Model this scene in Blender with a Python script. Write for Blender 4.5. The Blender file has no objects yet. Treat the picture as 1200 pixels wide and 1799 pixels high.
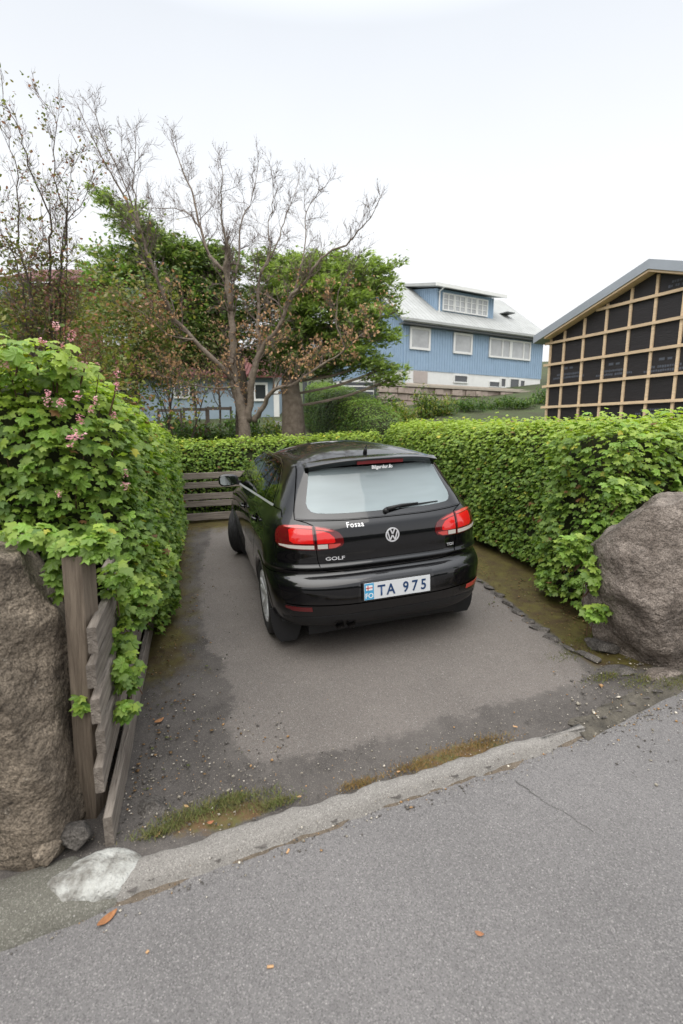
import bpy, bmesh, math, random
import numpy as np
from mathutils import Vector, Matrix, noise
from mathutils.geometry import delaunay_2d_cdt
random.seed(7); RNG = np.random.default_rng(11)
SC = bpy.context.scene; COL = SC.collection
PI = math.pi

# ------------------------------------------------------------------ camera, sky, sun, exposure
CAM_H = 1.65; FPX = 850.0; PITCH = math.radians(9.648)
cam_d = bpy.data.cameras.new('camera'); cam = bpy.data.objects.new('camera', cam_d); COL.objects.link(cam)
cam.location = (0, 0, CAM_H); cam.rotation_euler = (PI/2 - PITCH, 0, 0)
cam_d.sensor_fit = 'VERTICAL'; cam_d.sensor_height = 36; cam_d.lens = 36*FPX/1799.0
cam_d.clip_start = .05; cam_d.clip_end = 3000
cam_d.dof.use_dof = True; cam_d.dof.focus_distance = 3.9; cam_d.dof.aperture_fstop = 2.2
SC.camera = cam
SUN_EL, SUN_AZ = math.radians(58), math.radians(200)     # azimuth clockwise from +y
world = bpy.data.worlds.new('World'); SC.world = world; world.use_nodes = True
nt = world.node_tree; nt.nodes.clear()
wo = nt.nodes.new('ShaderNodeOutputWorld'); bg = nt.nodes.new('ShaderNodeBackground')
sky = nt.nodes.new('ShaderNodeTexSky'); sky.sky_type = 'NISHITA'; sky.sun_disc = False
sky.sun_elevation = SUN_EL; sky.sun_rotation = SUN_AZ; sky.dust_density = 4; sky.air_density = 1
hs = nt.nodes.new('ShaderNodeHueSaturation'); hs.inputs['Saturation'].default_value = .12
mx = nt.nodes.new('ShaderNodeMix'); mx.data_type = 'RGBA'; mx.inputs['Factor'].default_value = .90
nt.links.new(sky.outputs[0], hs.inputs['Color']); nt.links.new(hs.outputs[0], mx.inputs[6])
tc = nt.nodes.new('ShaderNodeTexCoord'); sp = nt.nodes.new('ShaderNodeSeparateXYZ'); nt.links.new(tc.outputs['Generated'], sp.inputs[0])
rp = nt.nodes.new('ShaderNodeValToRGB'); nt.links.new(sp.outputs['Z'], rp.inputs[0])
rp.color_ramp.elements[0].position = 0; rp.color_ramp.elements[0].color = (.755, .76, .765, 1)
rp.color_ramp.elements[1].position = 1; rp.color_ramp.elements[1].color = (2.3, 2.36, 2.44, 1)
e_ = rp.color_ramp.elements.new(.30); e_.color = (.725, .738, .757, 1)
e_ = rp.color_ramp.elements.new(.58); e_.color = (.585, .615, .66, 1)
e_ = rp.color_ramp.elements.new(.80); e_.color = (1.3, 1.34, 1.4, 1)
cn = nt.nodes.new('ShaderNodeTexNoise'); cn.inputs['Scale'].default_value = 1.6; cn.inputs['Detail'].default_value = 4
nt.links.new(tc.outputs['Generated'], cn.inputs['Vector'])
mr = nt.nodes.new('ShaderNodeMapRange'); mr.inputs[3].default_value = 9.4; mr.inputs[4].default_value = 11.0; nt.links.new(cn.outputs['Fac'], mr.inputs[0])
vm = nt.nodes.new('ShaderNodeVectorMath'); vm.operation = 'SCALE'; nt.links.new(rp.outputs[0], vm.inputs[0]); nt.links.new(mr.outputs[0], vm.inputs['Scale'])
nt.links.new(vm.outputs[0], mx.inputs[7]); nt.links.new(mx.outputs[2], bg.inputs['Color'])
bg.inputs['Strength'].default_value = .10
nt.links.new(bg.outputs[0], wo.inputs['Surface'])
sun_d = bpy.data.lights.new('sun', 'SUN'); sun_d.energy = 1.5; sun_d.angle = math.radians(70); sun_d.color = (1, .94, .85)
sun = bpy.data.objects.new('sun', sun_d); COL.objects.link(sun)
sdir = Vector((math.sin(SUN_AZ)*math.cos(SUN_EL), math.cos(SUN_AZ)*math.cos(SUN_EL), math.sin(SUN_EL)))
sun.rotation_euler = sdir.to_track_quat('Z', 'Y').to_euler(); sun.location = (0, 0, 30)
vs = SC.view_settings; vs.view_transform = 'Standard'; vs.look = 'None'; vs.gamma = 1; vs.use_curve_mapping = False; vs.exposure = 0.61

# ------------------------------------------------------------------ helpers
def tag(o, label=None, cat=None, group=None, kind=None):
    if label: o['label'] = label
    if cat: o['category'] = cat
    if group: o['group'] = group
    if kind: o['kind'] = kind
    return o
def empty(name, loc=(0, 0, 0), rot=(0, 0, 0)):
    o = bpy.data.objects.new(name, None); COL.objects.link(o); o.location = loc; o.rotation_euler = rot; o.empty_display_size = .2
    return o
def link(name, me, mat=None, parent=None):
    o = bpy.data.objects.new(name, me); COL.objects.link(o)
    if mat and not me.materials: me.materials.append(mat)
    if parent: o.parent = parent
    return o
def npmesh(name, V, F, mat=None, parent=None, smooth=False, cols=None):
    """V (n,3) float; F (m,k) int array, or a list of polygons"""
    me = bpy.data.meshes.new(name)
    V = np.asarray(V, np.float32)
    if isinstance(F, np.ndarray):
        m, k = F.shape
        me.vertices.add(len(V)); me.vertices.foreach_set('co', V.ravel())
        me.loops.add(m*k); me.loops.foreach_set('vertex_index', F.astype(np.int32).ravel())
        me.polygons.add(m); me.polygons.foreach_set('loop_start', np.arange(m, dtype=np.int32)*k)
        try: me.polygons.foreach_set('loop_total', np.full(m, k, np.int32))
        except Exception: pass
        me.update(calc_edges=True)
    else:
        me.from_pydata([tuple(map(float, v)) for v in V], [], [tuple(f) for f in F]); me.update()
    if smooth: me.polygons.foreach_set('use_smooth', np.ones(len(me.polygons), bool))
    if cols is not None:
        a = me.color_attributes.new('tint', 'FLOAT_COLOR', 'POINT')
        c = np.ones((len(V), 4), np.float32); c[:, :cols.shape[1]] = cols; a.data.foreach_set('color', c.ravel())
    return link(name, me, mat, parent)
class MB:
    def __init__(s): s.v = []; s.f = []
    def add(s, V, F):
        b = len(s.v); s.v += [tuple(map(float, q)) for q in V]; s.f += [tuple(i+b for i in f) for f in F]; return s
    def box(s, lo, hi, M=None):
        (a, b, c), (d, e, f) = lo, hi
        V = [Vector(q) for q in ((a,b,c),(d,b,c),(d,e,c),(a,e,c),(a,b,f),(d,b,f),(d,e,f),(a,e,f))]
        if M is not None: V = [M @ q for q in V]
        return s.add(V, [(0,3,2,1),(4,5,6,7),(0,1,5,4),(1,2,6,5),(2,3,7,6),(3,0,4,7)])
    def bar(s, p, q, w, h, up=(0, 0, 1)):
        p, q = Vector(p), Vector(q); t = (q-p); L = t.length; t.normalize(); up = Vector(up)
        sd = t.cross(up).normalized(); u = sd.cross(t)
        V = [p+sd*a*w/2+u*b*h/2+t*c*L for c in (0, 1) for a, b in ((-1,-1),(1,-1),(1,1),(-1,1))]
        return s.add(V, [(3,2,1,0),(4,5,6,7),(0,1,5,4),(1,2,6,5),(2,3,7,6),(3,0,4,7)])
    def tube(s, pts, rad, n=8, cap=True):
        pts = [Vector(p) for p in pts]; m = len(pts); ref = Vector((.13, .31, .94))
        V = []
        for i, p in enumerate(pts):
            t = (pts[min(i+1, m-1)]-pts[max(i-1, 0)]).normalized(); a = t.cross(ref)
            if a.length < .1: a = t.cross(Vector((1, 0, 0)))
            a.normalize(); b = t.cross(a); r = rad[i] if hasattr(rad, '__len__') else rad
            V += [p+(a*math.cos(2*PI*k/n)+b*math.sin(2*PI*k/n))*r for k in range(n)]
        F = [(i*n+k, i*n+(k+1) % n, (i+1)*n+(k+1) % n, (i+1)*n+k) for i in range(m-1) for k in range(n)]
        if cap: F += [tuple(range(n))[::-1], tuple((m-1)*n+k for k in range(n))]
        return s.add(V, F)
    def prism(s, poly, z0, z1, M=None):
        n = len(poly); V = [Vector((x, y, z0)) for x, y in poly]+[Vector((x, y, z1)) for x, y in poly]
        if M is not None: V = [M @ q for q in V]
        return s.add(V, [tuple(range(n))[::-1], tuple(range(n, 2*n))]+[(i, (i+1) % n, n+(i+1) % n, n+i) for i in range(n)])
    def build(s, name, mat, parent=None, smooth=False, bevel=0):
        me = bpy.data.meshes.new(name); me.from_pydata(s.v, [], s.f); me.update()
        bm = bmesh.new(); bm.from_mesh(me); bmesh.ops.recalc_face_normals(bm, faces=bm.faces)
        if bevel: bmesh.ops.bevel(bm, geom=bm.edges[:], offset=bevel, segments=1, affect='EDGES', clamp_overlap=True)
        bm.to_mesh(me); bm.free()
        if smooth: me.polygons.foreach_set('use_smooth', [True]*len(me.polygons))
        return link(name, me, mat, parent)

# ------------------------------------------------------------------ materials
def mat(name, col=(.5, .5, .5), rough=.6, metal=0, spec=.5, coat=0, emit=None, var=0, vscale=8, bump=0, bscale=30, col2=None, stretch=None, attr=False, transl=0, objrand=0, thr=None, ior=None):
    m = bpy.data.materials.new(name); m.use_nodes = True; t = m.node_tree; N = t.nodes; Lk = t.links
    b = N['Principled BSDF']; b.inputs['Base Color'].default_value = (*col, 1); b.inputs['Roughness'].default_value = rough
    b.inputs['Metallic'].default_value = metal; b.inputs['Specular IOR Level'].default_value = spec
    if coat: b.inputs['Coat Weight'].default_value = coat; b.inputs['Coat Roughness'].default_value = .03
    if ior: b.inputs['IOR'].default_value = ior
    c = None; vec = None
    if var or bump or col2:
        tcn = N.new('ShaderNodeTexCoord'); vec = tcn.outputs['Object']
        if stretch:
            mp = N.new('ShaderNodeMapping'); mp.inputs['Scale'].default_value = stretch; Lk.new(vec, mp.inputs[0]); vec = mp.outputs[0]
    if attr:
        a = N.new('ShaderNodeAttribute'); a.attribute_name = 'tint'; c = a.outputs['Color']
    elif col2 is not None or var:
        nz = N.new('ShaderNodeTexNoise'); nz.inputs['Scale'].default_value = vscale; nz.inputs['Detail'].default_value = 8; nz.inputs['Roughness'].default_value = .65
        Lk.new(vec, nz.inputs['Vector'])
        cr = N.new('ShaderNodeValToRGB'); Lk.new(nz.outputs['Fac'], cr.inputs[0])
        lo, hi = thr or (.3, .7)
        cr.color_ramp.elements[0].position = lo; cr.color_ramp.elements[1].position = hi
        c1 = col if col2 is not None else tuple(x*(1-var) for x in col); c2_ = col2 if col2 is not None else tuple(min(1, x*(1+var)) for x in col)
        cr.color_ramp.elements[0].color = (*c1, 1); cr.color_ramp.elements[1].color = (*c2_, 1); c = cr.outputs[0]
    if objrand:
        oi = N.new('ShaderNodeObjectInfo'); h = N.new('ShaderNodeHueSaturation')
        m1 = N.new('ShaderNodeMapRange'); m1.inputs[3].default_value = 1-objrand; m1.inputs[4].default_value = 1+objrand; Lk.new(oi.outputs['Random'], m1.inputs[0]); Lk.new(m1.outputs[0], h.inputs['Value'])
        if c: Lk.new(c, h.inputs['Color'])
        else: h.inputs['Color'].default_value = (*col, 1)
        c = h.outputs[0]
    if c: Lk.new(c, b.inputs['Base Color'])
    if bump:
        n2 = N.new('ShaderNodeTexNoise'); n2.inputs['Scale'].default_value = bscale; n2.inputs['Detail'].default_value = 6; Lk.new(vec, n2.inputs['Vector'])
        bp = N.new('ShaderNodeBump'); bp.inputs['Strength'].default_value = min(1, bump); bp.inputs['Distance'].default_value = .02*max(1, bump); Lk.new(n2.outputs['Fac'], bp.inputs['Height']); Lk.new(bp.outputs[0], b.inputs['Normal'])
    if emit: b.inputs['Emission Color'].default_value = (*emit[:3], 1); b.inputs['Emission Strength'].default_value = emit[3]
    if transl:
        tr = N.new('ShaderNodeBsdfTranslucent'); ms = N.new('ShaderNodeMixShader'); ms.inputs[0].default_value = transl
        if c:
            hh = N.new('ShaderNodeHueSaturation'); hh.inputs['Value'].default_value = 1.5; hh.inputs['Saturation'].default_value = 1.1; Lk.new(c, hh.inputs['Color']); Lk.new(hh.outputs[0], tr.inputs['Color'])
        else: tr.inputs['Color'].default_value = (*[min(1, x*1.5) for x in col], 1)
        Lk.new(b.outputs[0], ms.inputs[1]); Lk.new(tr.outputs[0], ms.inputs[2])
        Lk.new(ms.outputs[0], N['Material Output'].inputs['Surface'])
    return m

def at(px, py, Y):
    """world point at distance Y ahead seen at photograph pixel (px, py)"""
    u = (px-600)/FPX; w = -(py-899.5)/FPX
    d = Vector((u, math.cos(PITCH)+w*math.sin(PITCH), -math.sin(PITCH)+w*math.cos(PITCH)))
    return Vector((0, 0, CAM_H)) + d*(Y/d.y)

GA, GB, GC = .036686, .031426, -.12121          # the sloping plane of drive and street
def plane(x, y): return GA*x+GB*y+GC
def ground(x, y):
    x = np.clip(x, -40, 40)
    r = plane(x, np.clip(y, -30, 60)) + .14*np.clip(y-9.3, 0, 50)
    return r
# ------------------------------------------------------------------ ground, road, drive
def grid_sheet(name, xs, ys, zf, m, kind='structure', attrs=None, parent=None):
    X, Y = np.meshgrid(xs, ys); Z = zf(X, Y); V = np.stack([X.ravel(), Y.ravel(), Z.ravel()], 1)
    nx, ny = len(xs), len(ys); i = np.arange(nx*ny).reshape(ny, nx)
    F = np.stack([i[:-1, :-1].ravel(), i[:-1, 1:].ravel(), i[1:, 1:].ravel(), i[1:, :-1].ravel()], 1)
    o = npmesh(name, V, F, m, parent, True)
    if attrs:
        for k, fn in attrs.items():
            a = o.data.attributes.new(k, 'FLOAT', 'POINT'); a.data.foreach_set('value', fn(X, Y).ravel().astype(np.float32))
    if kind: o['kind'] = kind
    return o
def sd_poly(X, Y, poly):
    """signed distance, positive inside"""
    P = np.array(poly); d = np.full(X.shape, 1e9); ins = np.zeros(X.shape, bool)
    for k in range(len(P)):
        a, b = P[k], P[(k+1) % len(P)]; e = b-a
        t = np.clip(((X-a[0])*e[0]+(Y-a[1])*e[1])/(e@e), 0, 1)
        d = np.minimum(d, np.hypot(X-a[0]-t*e[0], Y-a[1]-t*e[1]))
        c = (a[1] > Y) != (b[1] > Y)
        xi = a[0]+(Y-a[1])/(e[1] if abs(e[1]) > 1e-9 else 1e-9)*e[0]
        ins ^= c & (X < xi)
    return np.where(ins, d, -d)
def fnoise(X, Y, sc, seed=0):
    v = np.array([noise.noise(Vector((x*sc, y*sc, seed))) for x, y in zip(X.ravel(), Y.ravel())]); return v.reshape(X.shape)

soil = mat('soil_and_grass', (.035, .028, .015), .95, col2=(.055, .085, .02), vscale=1.5, bump=.8, bscale=12)
grid_sheet('terrain', np.concatenate([[-400, -120, -60], np.arange(-30, 31, 1.5), [60, 120, 400]]), np.concatenate([[-400, -100, -30, -8, -6.5], np.arange(-5, 61, 1.0), [80, 120, 400]]),
           lambda X, Y: np.where(Y < 10, ground(X, Y)-.09, ground(X, Y)-.012), soil)

def asphalt_mat(name, base, agg, aggd, drive=False):
    m = bpy.data.materials.new(name); m.use_nodes = True; t = m.node_tree; N = t.nodes; L = t.links; b = N['Principled BSDF']
    b.inputs['Roughness'].default_value = .82; b.inputs['Specular IOR Level'].default_value = .35
    co = N.new('ShaderNodeTexCoord').outputs['Object']
    def noi(s, d=5, r=.6):
        n = N.new('ShaderNodeTexNoise'); n.inputs['Scale'].default_value = s; n.inputs['Detail'].default_value = d; n.inputs['Roughness'].default_value = r; L.new(co, n.inputs['Vector']); return n.outputs['Fac']
    def ramp(f, p0, p1, c0, c1):
        r = N.new('ShaderNodeValToRGB'); r.color_ramp.elements[0].position = p0; r.color_ramp.elements[1].position = p1
        r.color_ramp.elements[0].color = (*c0, 1); r.color_ramp.elements[1].color = (*c1, 1); L.new(f, r.inputs[0]); return r.outputs[0]
    def mixc(f, a, c, mode='MIX'):
        x = N.new('ShaderNodeMix'); x.data_type = 'RGBA'; x.blend_type = mode
        if isinstance(f, float): x.inputs[0].default_value = f
        else: L.new(f, x.inputs[0])
        for s, q in ((6, a), (7, c)):
            if isinstance(q, tuple): x.inputs[s].default_value = (*q, 1)
            else: L.new(q, x.inputs[s])
        return x.outputs[2]
    def math_(op, a, c=None, clamp=False):
        x = N.new('ShaderNodeMath'); x.operation = op; x.use_clamp = clamp
        for s, q in ((0, a), (1, c)):
            if q is None: continue
            if isinstance(q, (int, float)): x.inputs[s].default_value = q
            else: L.new(q, x.inputs[s])
        return x.outputs[0]
    def attr(n): a = N.new('ShaderNodeAttribute'); a.attribute_name = n; return a.outputs['Fac']
    def vor(s, seed=0):
        v = N.new('ShaderNodeTexVoronoi'); v.inputs['Scale'].default_value = s; L.new(co, v.inputs['Vector']); return v
    v1 = vor(250); v2 = vor(85)
    c = mixc(ramp(noi(1.1, 7, .65), .3, .7, (0,)*3, (1,)*3), tuple(x*.82 for x in base), tuple(x*1.14 for x in base)); c = mixc(math_('MULTIPLY', ramp(noi(4.5, 8, .75), .56, .72, (0,)*3, (1,)*3), .30), c, tuple(x*.62 for x in base)); c = mixc(math_('MULTIPLY', ramp(noi(14, 6, .7), .60, .70, (0,)*3, (1,)*3), .25), c, tuple(x*1.5 for x in base))
    sx = N.new('ShaderNodeSeparateColor'); L.new(v1.outputs['Color'], sx.inputs[0])
    light = ramp(sx.outputs[0], .72, .95, (0,)*3, (1,)*3); dark = ramp(sx.outputs[1], .66, .9, (0,)*3, (1,)*3)
    c = mixc(math_('MULTIPLY', light, .58), c, agg); c = mixc(math_('MULTIPLY', dark, .58), c, aggd)
    sx2 = N.new('ShaderNodeSeparateColor'); L.new(v2.outputs['Color'], sx2.inputs[0])
    sp_ = math_('MULTIPLY', ramp(sx2.outputs[0], .955, .96, (0,)*3, (1,)*3), ramp(v2.outputs['Distance'], .2, .32, (1,)*3, (0,)*3))
    c = mixc(math_('MULTIPLY', sp_, .7), c, (.42, .40, .38))
    c = mixc(math_('MULTIPLY', ramp(noi(300, 2), .35, .65, (0,)*3, (1,)*3), .35), c, tuple(x*.5 for x in base))
    if drive:
        # worn pale sheet of newer asphalt with a ragged edge, damp older asphalt round it
        e = math_('ADD', attr('patch'), math_('MULTIPLY', math_('SUBTRACT', noi(3.6, 12, .78), .5), .45))
        k = ramp(e, 0, .05, (0,)*3, (1,)*3)
        old = mixc(ramp(noi(2.2, 7), .35, .65, (0,)*3, (1,)*3), (.055, .049, .045), (.105, .094, .086))
        old = mixc(math_('MULTIPLY', light, .5), old, (.18, .16, .14)); old = mixc(math_('MULTIPLY', sp_, .6), old, (.40, .36, .31))
        c = mixc(k, old, c)
        ms = math_('ADD', attr('moss'), math_('MULTIPLY', math_('SUBTRACT', noi(4, 9, .75), .5), 1.5))
        mk = ramp(ms, .35, .75, (0,)*3, (1,)*3)
        mc = mixc(ramp(noi(7, 8, .7), .35, .68, (0,)*3, (1,)*3), (.050, .028, .008), (.105, .092, .014))
        mc = mixc(ramp(noi(55, 4), .58, .75, (0,)*3, (1,)*3), mc, (.03, .02, .012))
        c = mixc(math_('MULTIPLY', mk, .9), c, mc)
        vg = math_('ADD', attr('verge'), math_('MULTIPLY', math_('SUBTRACT', noi(9, 9, .75), .5), 1.3))
        vc = mixc(ramp(noi(14, 6), .4, .62, (0,)*3, (1,)*3), (.13, .075, .03), (.10, .095, .022))
        c = mixc(math_('MULTIPLY', ramp(vg, .5, .72, (0,)*3, (1,)*3), .85), c, vc)
        L.new(ramp(mk, 0, 1, (.84,)*3, (.62,)*3), b.inputs['Roughness'])
    L.new(c, b.inputs['Base Color'])
    hsum = math_('ADD', math_('MULTIPLY', v1.outputs['Distance'], .6), noi(220, 4))
    bp = N.new('ShaderNodeBump'); bp.inputs['Strength'].default_value = .55; bp.inputs['Distance'].default_value = .006; L.new(hsum, bp.inputs['Height']); L.new(bp.outputs[0], b.inputs['Normal'])
    return m
def kerb_y(x): x = np.asarray(x); return 1.925+.388*x+.15*np.clip(x-1.25, 0, 2.5)
road_m = asphalt_mat('road_asphalt', (.172, .163, .160), (.34, .325, .31), (.06, .057, .056))
drive_m = asphalt_mat('drive_asphalt', (.160, .140, .126), (.28, .27, .25), (.06, .055, .052), True)
# road: strip on the near side of the kerb line
u = np.concatenate([np.linspace(-40, -4, 10), np.arange(-3.9, 5, .1), np.linspace(5, 40, 10)]); w = np.concatenate([np.arange(0, 2.2, .1), np.linspace(2.4, 7.4, 12)])
U, W_ = np.meshgrid(u, w); dx, dy = .9323, .3617
X = U*dx+W_*dy; Y = 1.925+U*dy-W_*dx; Y = Y+.15*np.clip(X-1.25, 0, 2.5)*np.clip(1-W_/.8, 0, 1)
nzv = fnoise(X, Y, .9, 3)*.012
Z = plane(X, Y)-.035+nzv*np.clip(W_, 0, 1)
idx = np.arange(X.size).reshape(X.shape)
F = np.stack([idx[:-1, :-1].ravel(), idx[1:, :-1].ravel(), idx[1:, 1:].ravel(), idx[:-1, 1:].ravel()], 1)
o = npmesh('road', np.stack([X.ravel(), Y.ravel(), Z.ravel()], 1), F, road_m, None, True); o['kind'] = 'structure'
# driveway sheet
patch = [(-.72, 2.62), (-.52, 2.32), (-.2, 2.27), (.0, 2.30), (.31, 2.43), (.8, 2.62), (1.3, 2.80), (1.66, 2.98), (1.70, 3.06), (1.62, 3.6), (1.50, 4.4), (1.44, 4.9), (1.1, 6.4), (.6, 8.4), (-2.2, 8.0), (-2.0, 7.2), (-1.9, 6.4), (-1.63, 5.3), (-1.42, 4.5), (-1.15, 3.8), (-.86, 3.25), (-.72, 2.9)]
def f_x(y): return -1.02-.304*(y-1.95)      # inner line of the rail fence on the left
def moss_f(X, Y):
    sd = sd_poly(X, Y, patch)
    left = np.clip((f_x(Y)+.62-X)/.5, 0, 1)*np.clip((Y-2.6)/.9, 0, 1)
    right = np.clip((-sd)/.12, 0, 1)*(X > .8)*np.clip((Y-2.95)/.35, 0, 1)
    back = np.clip((Y-7.2)/.8, 0, 1)*.8*(sd < .3)
    return np.maximum(np.maximum(left*.9, right*1.15), back)
def verge_f(X, Y):
    d = Y-(1.98+.30*X)
    a = np.exp(-((d-.12)/.10)**2)
    seg = np.exp(-((X+.55)/.3)**2)*1.0+np.exp(-((X-.62)/.33)**2)*1.1+np.exp(-((X-1.75)/.25)**2)*.7+np.exp(-((X-.1)/.12)**2)*.5
    return a*seg
xs = np.arange(-4.4, 5.0, .06); ys = np.arange(1.0, 11, .06)
Xg, Yg = np.meshgrid(xs, ys); base_n = fnoise(Xg, Yg, 1.3, 9)*.010
Zg = plane(Xg, Yg)+base_n; sdp = sd_poly(Xg, Yg, patch); Zg += np.where(sdp > 0, 0, -.012*np.clip(-sdp/.08, 0, 1))
i = np.arange(Xg.size).reshape(Xg.shape); F = np.stack([i[:-1, :-1].ravel(), i[:-1, 1:].ravel(), i[1:, 1:].ravel(), i[1:, :-1].ravel()], 1)
cen = np.stack([Xg.ravel(), Yg.ravel()], 1)[F].mean(1)
F = F[(cen[:, 1] > kerb_y(cen[:, 0])+.02)]
o = npmesh('driveway', np.stack([Xg.ravel(), Yg.ravel(), Zg.ravel()], 1), F, drive_m, None, True); o['kind'] = 'structure'
for k, arr in (('patch', sdp), ('moss', moss_f(Xg, Yg)), ('verge', verge_f(Xg, Yg))):
    a = o.data.attributes.new(k, 'FLOAT', 'POINT'); a.data.foreach_set('value', arr.ravel().astype(np.float32))
def gz(x, y):
    return float(plane(x, y))

# kerb: a worn lip of pale old concrete with a ragged back edge, sinking into the asphalt on the right
def strip(name, line, profile, m):
    """line: list of (x, y); profile(i, s) -> list of (offset inward, height)"""
    V = []; F = []; s = 0; n = None
    for k, (x, y) in enumerate(line):
        x0, y0 = line[max(k-1, 0)]; x1, y1 = line[min(k+1, len(line)-1)]; t = Vector((x1-x0, y1-y0, 0)).normalized(); nn = Vector((-t.y, t.x, 0))
        pr = profile(k/(len(line)-1), x, y); n = len(pr)
        for off, h in pr:
            px, py = x+nn.x*off, y+nn.y*off; V.append((px, py, gz(px, py)+h))
    for k in range(len(line)-1):
        for j in range(n-1): F.append((k*n+j, (k+1)*n+j, (k+1)*n+j+1, k*n+j+1))
    o = npmesh(name, V, F, m, None, True); o['kind'] = 'structure'; return o
kerb_m = asphalt_mat('worn_kerb_concrete', (.25, .235, .215), (.45, .42, .385), (.10, .09, .08))
def kp(f, x, y):
    n1 = noise.noise(Vector((x*6, y*6, 1.7))); n2 = noise.noise(Vector((x*14, y*14, 5.1))); n3 = noise.noise(Vector((x*3, 4.4, 5.1)))
    wd = (.072+.050*(1-f))*(1+.32*n1+.18*n2)*min(1, (1-f)*7+.10); h = .016*min(1, (1-f)*5+.2)*(1+.3*n3)
    so = .012*n2+.010*n1
    return [(-.022+so, -.04), (-.005+so, -.026+h*.3), (.012+so, h*.75), (.035, h), (wd*.6, h*(1+.2*n2)), (wd-.018, h*.9), (wd-.004, h*.4), (wd+.008, -.02)]
L_ = [(x, float(kerb_y(x))+.006*math.sin(x*5)) for x in np.arange(-1.0, 1.37, .02)]
strip('kerb', L_, kp, kerb_m)
# left of the drive the kerb goes on dark and mossy under the stone
kerb2_m = asphalt_mat('mossy_kerb_concrete', (.145, .138, .115), (.34, .33, .29), (.06, .06, .045))
L_ = [(x, float(kerb_y(x))-.02+.10*min(0, x+.86)*0) for x in np.arange(-4.5, -.85, .02)]
strip('kerb_mossy', L_, lambda f, x, y: (lambda k: [(-.03*k+.015*noise.noise(Vector((x*8, 0, 0))), -.045), (-.01*k, -.03+.02*k), (.03*k, -.028+.046*k+.01*noise.noise(Vector((x*5, 3, 0)))), (.12*k, -.028+.054*k), ((.20+.03*noise.noise(Vector((x*7, 1, 0))))*k, -.028+.048*k+.01*noise.noise(Vector((x*7, 9, 0)))), ((.26+.03*noise.noise(Vector((x*6, 1, 0))))*k, -.028+.03*k), (.33*k, -.05)])(max(.05, min(1, (-.86-x)/.16))**.6), kerb2_m)
L_ = [(x, float(kerb_y(x))-.01) for x in np.arange(1.33, 6, .05)]
strip('verge_edge', L_, lambda f, x, y: [(-.05+.04*noise.noise(Vector((x*5, 0, 0))), -.038), (-.01, -.024), (.05+.03*noise.noise(Vector((x*6, 2, 0))), .001), (.09+.04*noise.noise(Vector((x*9, 2, 0))), -.01)], mat('stony_verge', (.045, .040, .032), .95, col2=(.13, .115, .09), vscale=11, bump=1, bscale=60))
# brown joint of dirt along the kerb foot
dirt_m = mat('joint_dirt', (.10, .078, .055), .95, col2=(.18, .145, .11), vscale=22, bump=1, bscale=90)
L_ = [(x, float(kerb_y(x))) for x in np.arange(-1.25, 1.7, .02)]
strip('gutter_dirt', L_, lambda f, x, y: (lambda q: [(-.014-.05*q-.010*noise.noise(Vector((x*22, 0, 2))), -.036), (-.010-.02*q, -.031), (.02, -.026)])(max(-.1, .22+noise.noise(Vector((x*3.1, 0, 7)))+.35*noise.noise(Vector((x*11, 0, 7))))), dirt_m)

# ------------------------------------------------------------------ rocks
def rock(name, c, half, seed, m, planes=12, n=4.0, amp=.05, sub=5, rot=(0, 0, 0), cut=.78, parent=None, shear=None, fine=1.0):
    bm = bmesh.new(); bmesh.ops.create_icosphere(bm, subdivisions=sub, radius=1); rnd = random.Random(seed)
    pl = []
    for _ in range(planes):
        d = Vector((rnd.gauss(0, 1), rnd.gauss(0, 1), rnd.gauss(0, 1))).normalized(); pl.append((d, rnd.uniform(cut, cut+.22)))
    o0 = Vector((seed*3.1, seed*1.7, 0)); R_ = Matrix.Rotation(rot[2], 3, 'Z') @ Matrix.Rotation(rot[1], 3, 'Y') @ Matrix.Rotation(rot[0], 3, 'X')
    H = Vector(half)
    for v in bm.verts:
        d = v.co.normalized(); r = (abs(d.x)**n+abs(d.y)**n+abs(d.z)**n)**(-1/n); p = d*r
        for q, k in pl:
            e = p.dot(q)
            if e > k: p -= q*(e-k)*.97
        p = Vector((p.x*H.x, p.y*H.y, p.z*H.z))
        nn = d
        a = noise.fractal(p*2.2+o0, 1.0, 2.0, 3)*amp
        rg = 1-abs(noise.noise(p*4.1+o0)); a += (rg-.8)*amp*.8
        st = noise.noise(Vector((p.x*3, p.y*3, p.z*11))+o0); a += st*amp*.28
        a += noise.fractal(p*17+o0, 1.0, 2.0, 4)*amp*.20*fine
        p = p+nn*a
        if shear: p.x += shear[0]*p.z; p.y += shear[1]*p.z
        v.co = R_ @ p
    me = bpy.data.meshes.new(name); bm.to_mesh(me); bm.free(); me.polygons.foreach_set('use_smooth', [True]*len(me.polygons))
    o = link(name, me, m, parent); o.location = c; return o
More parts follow.
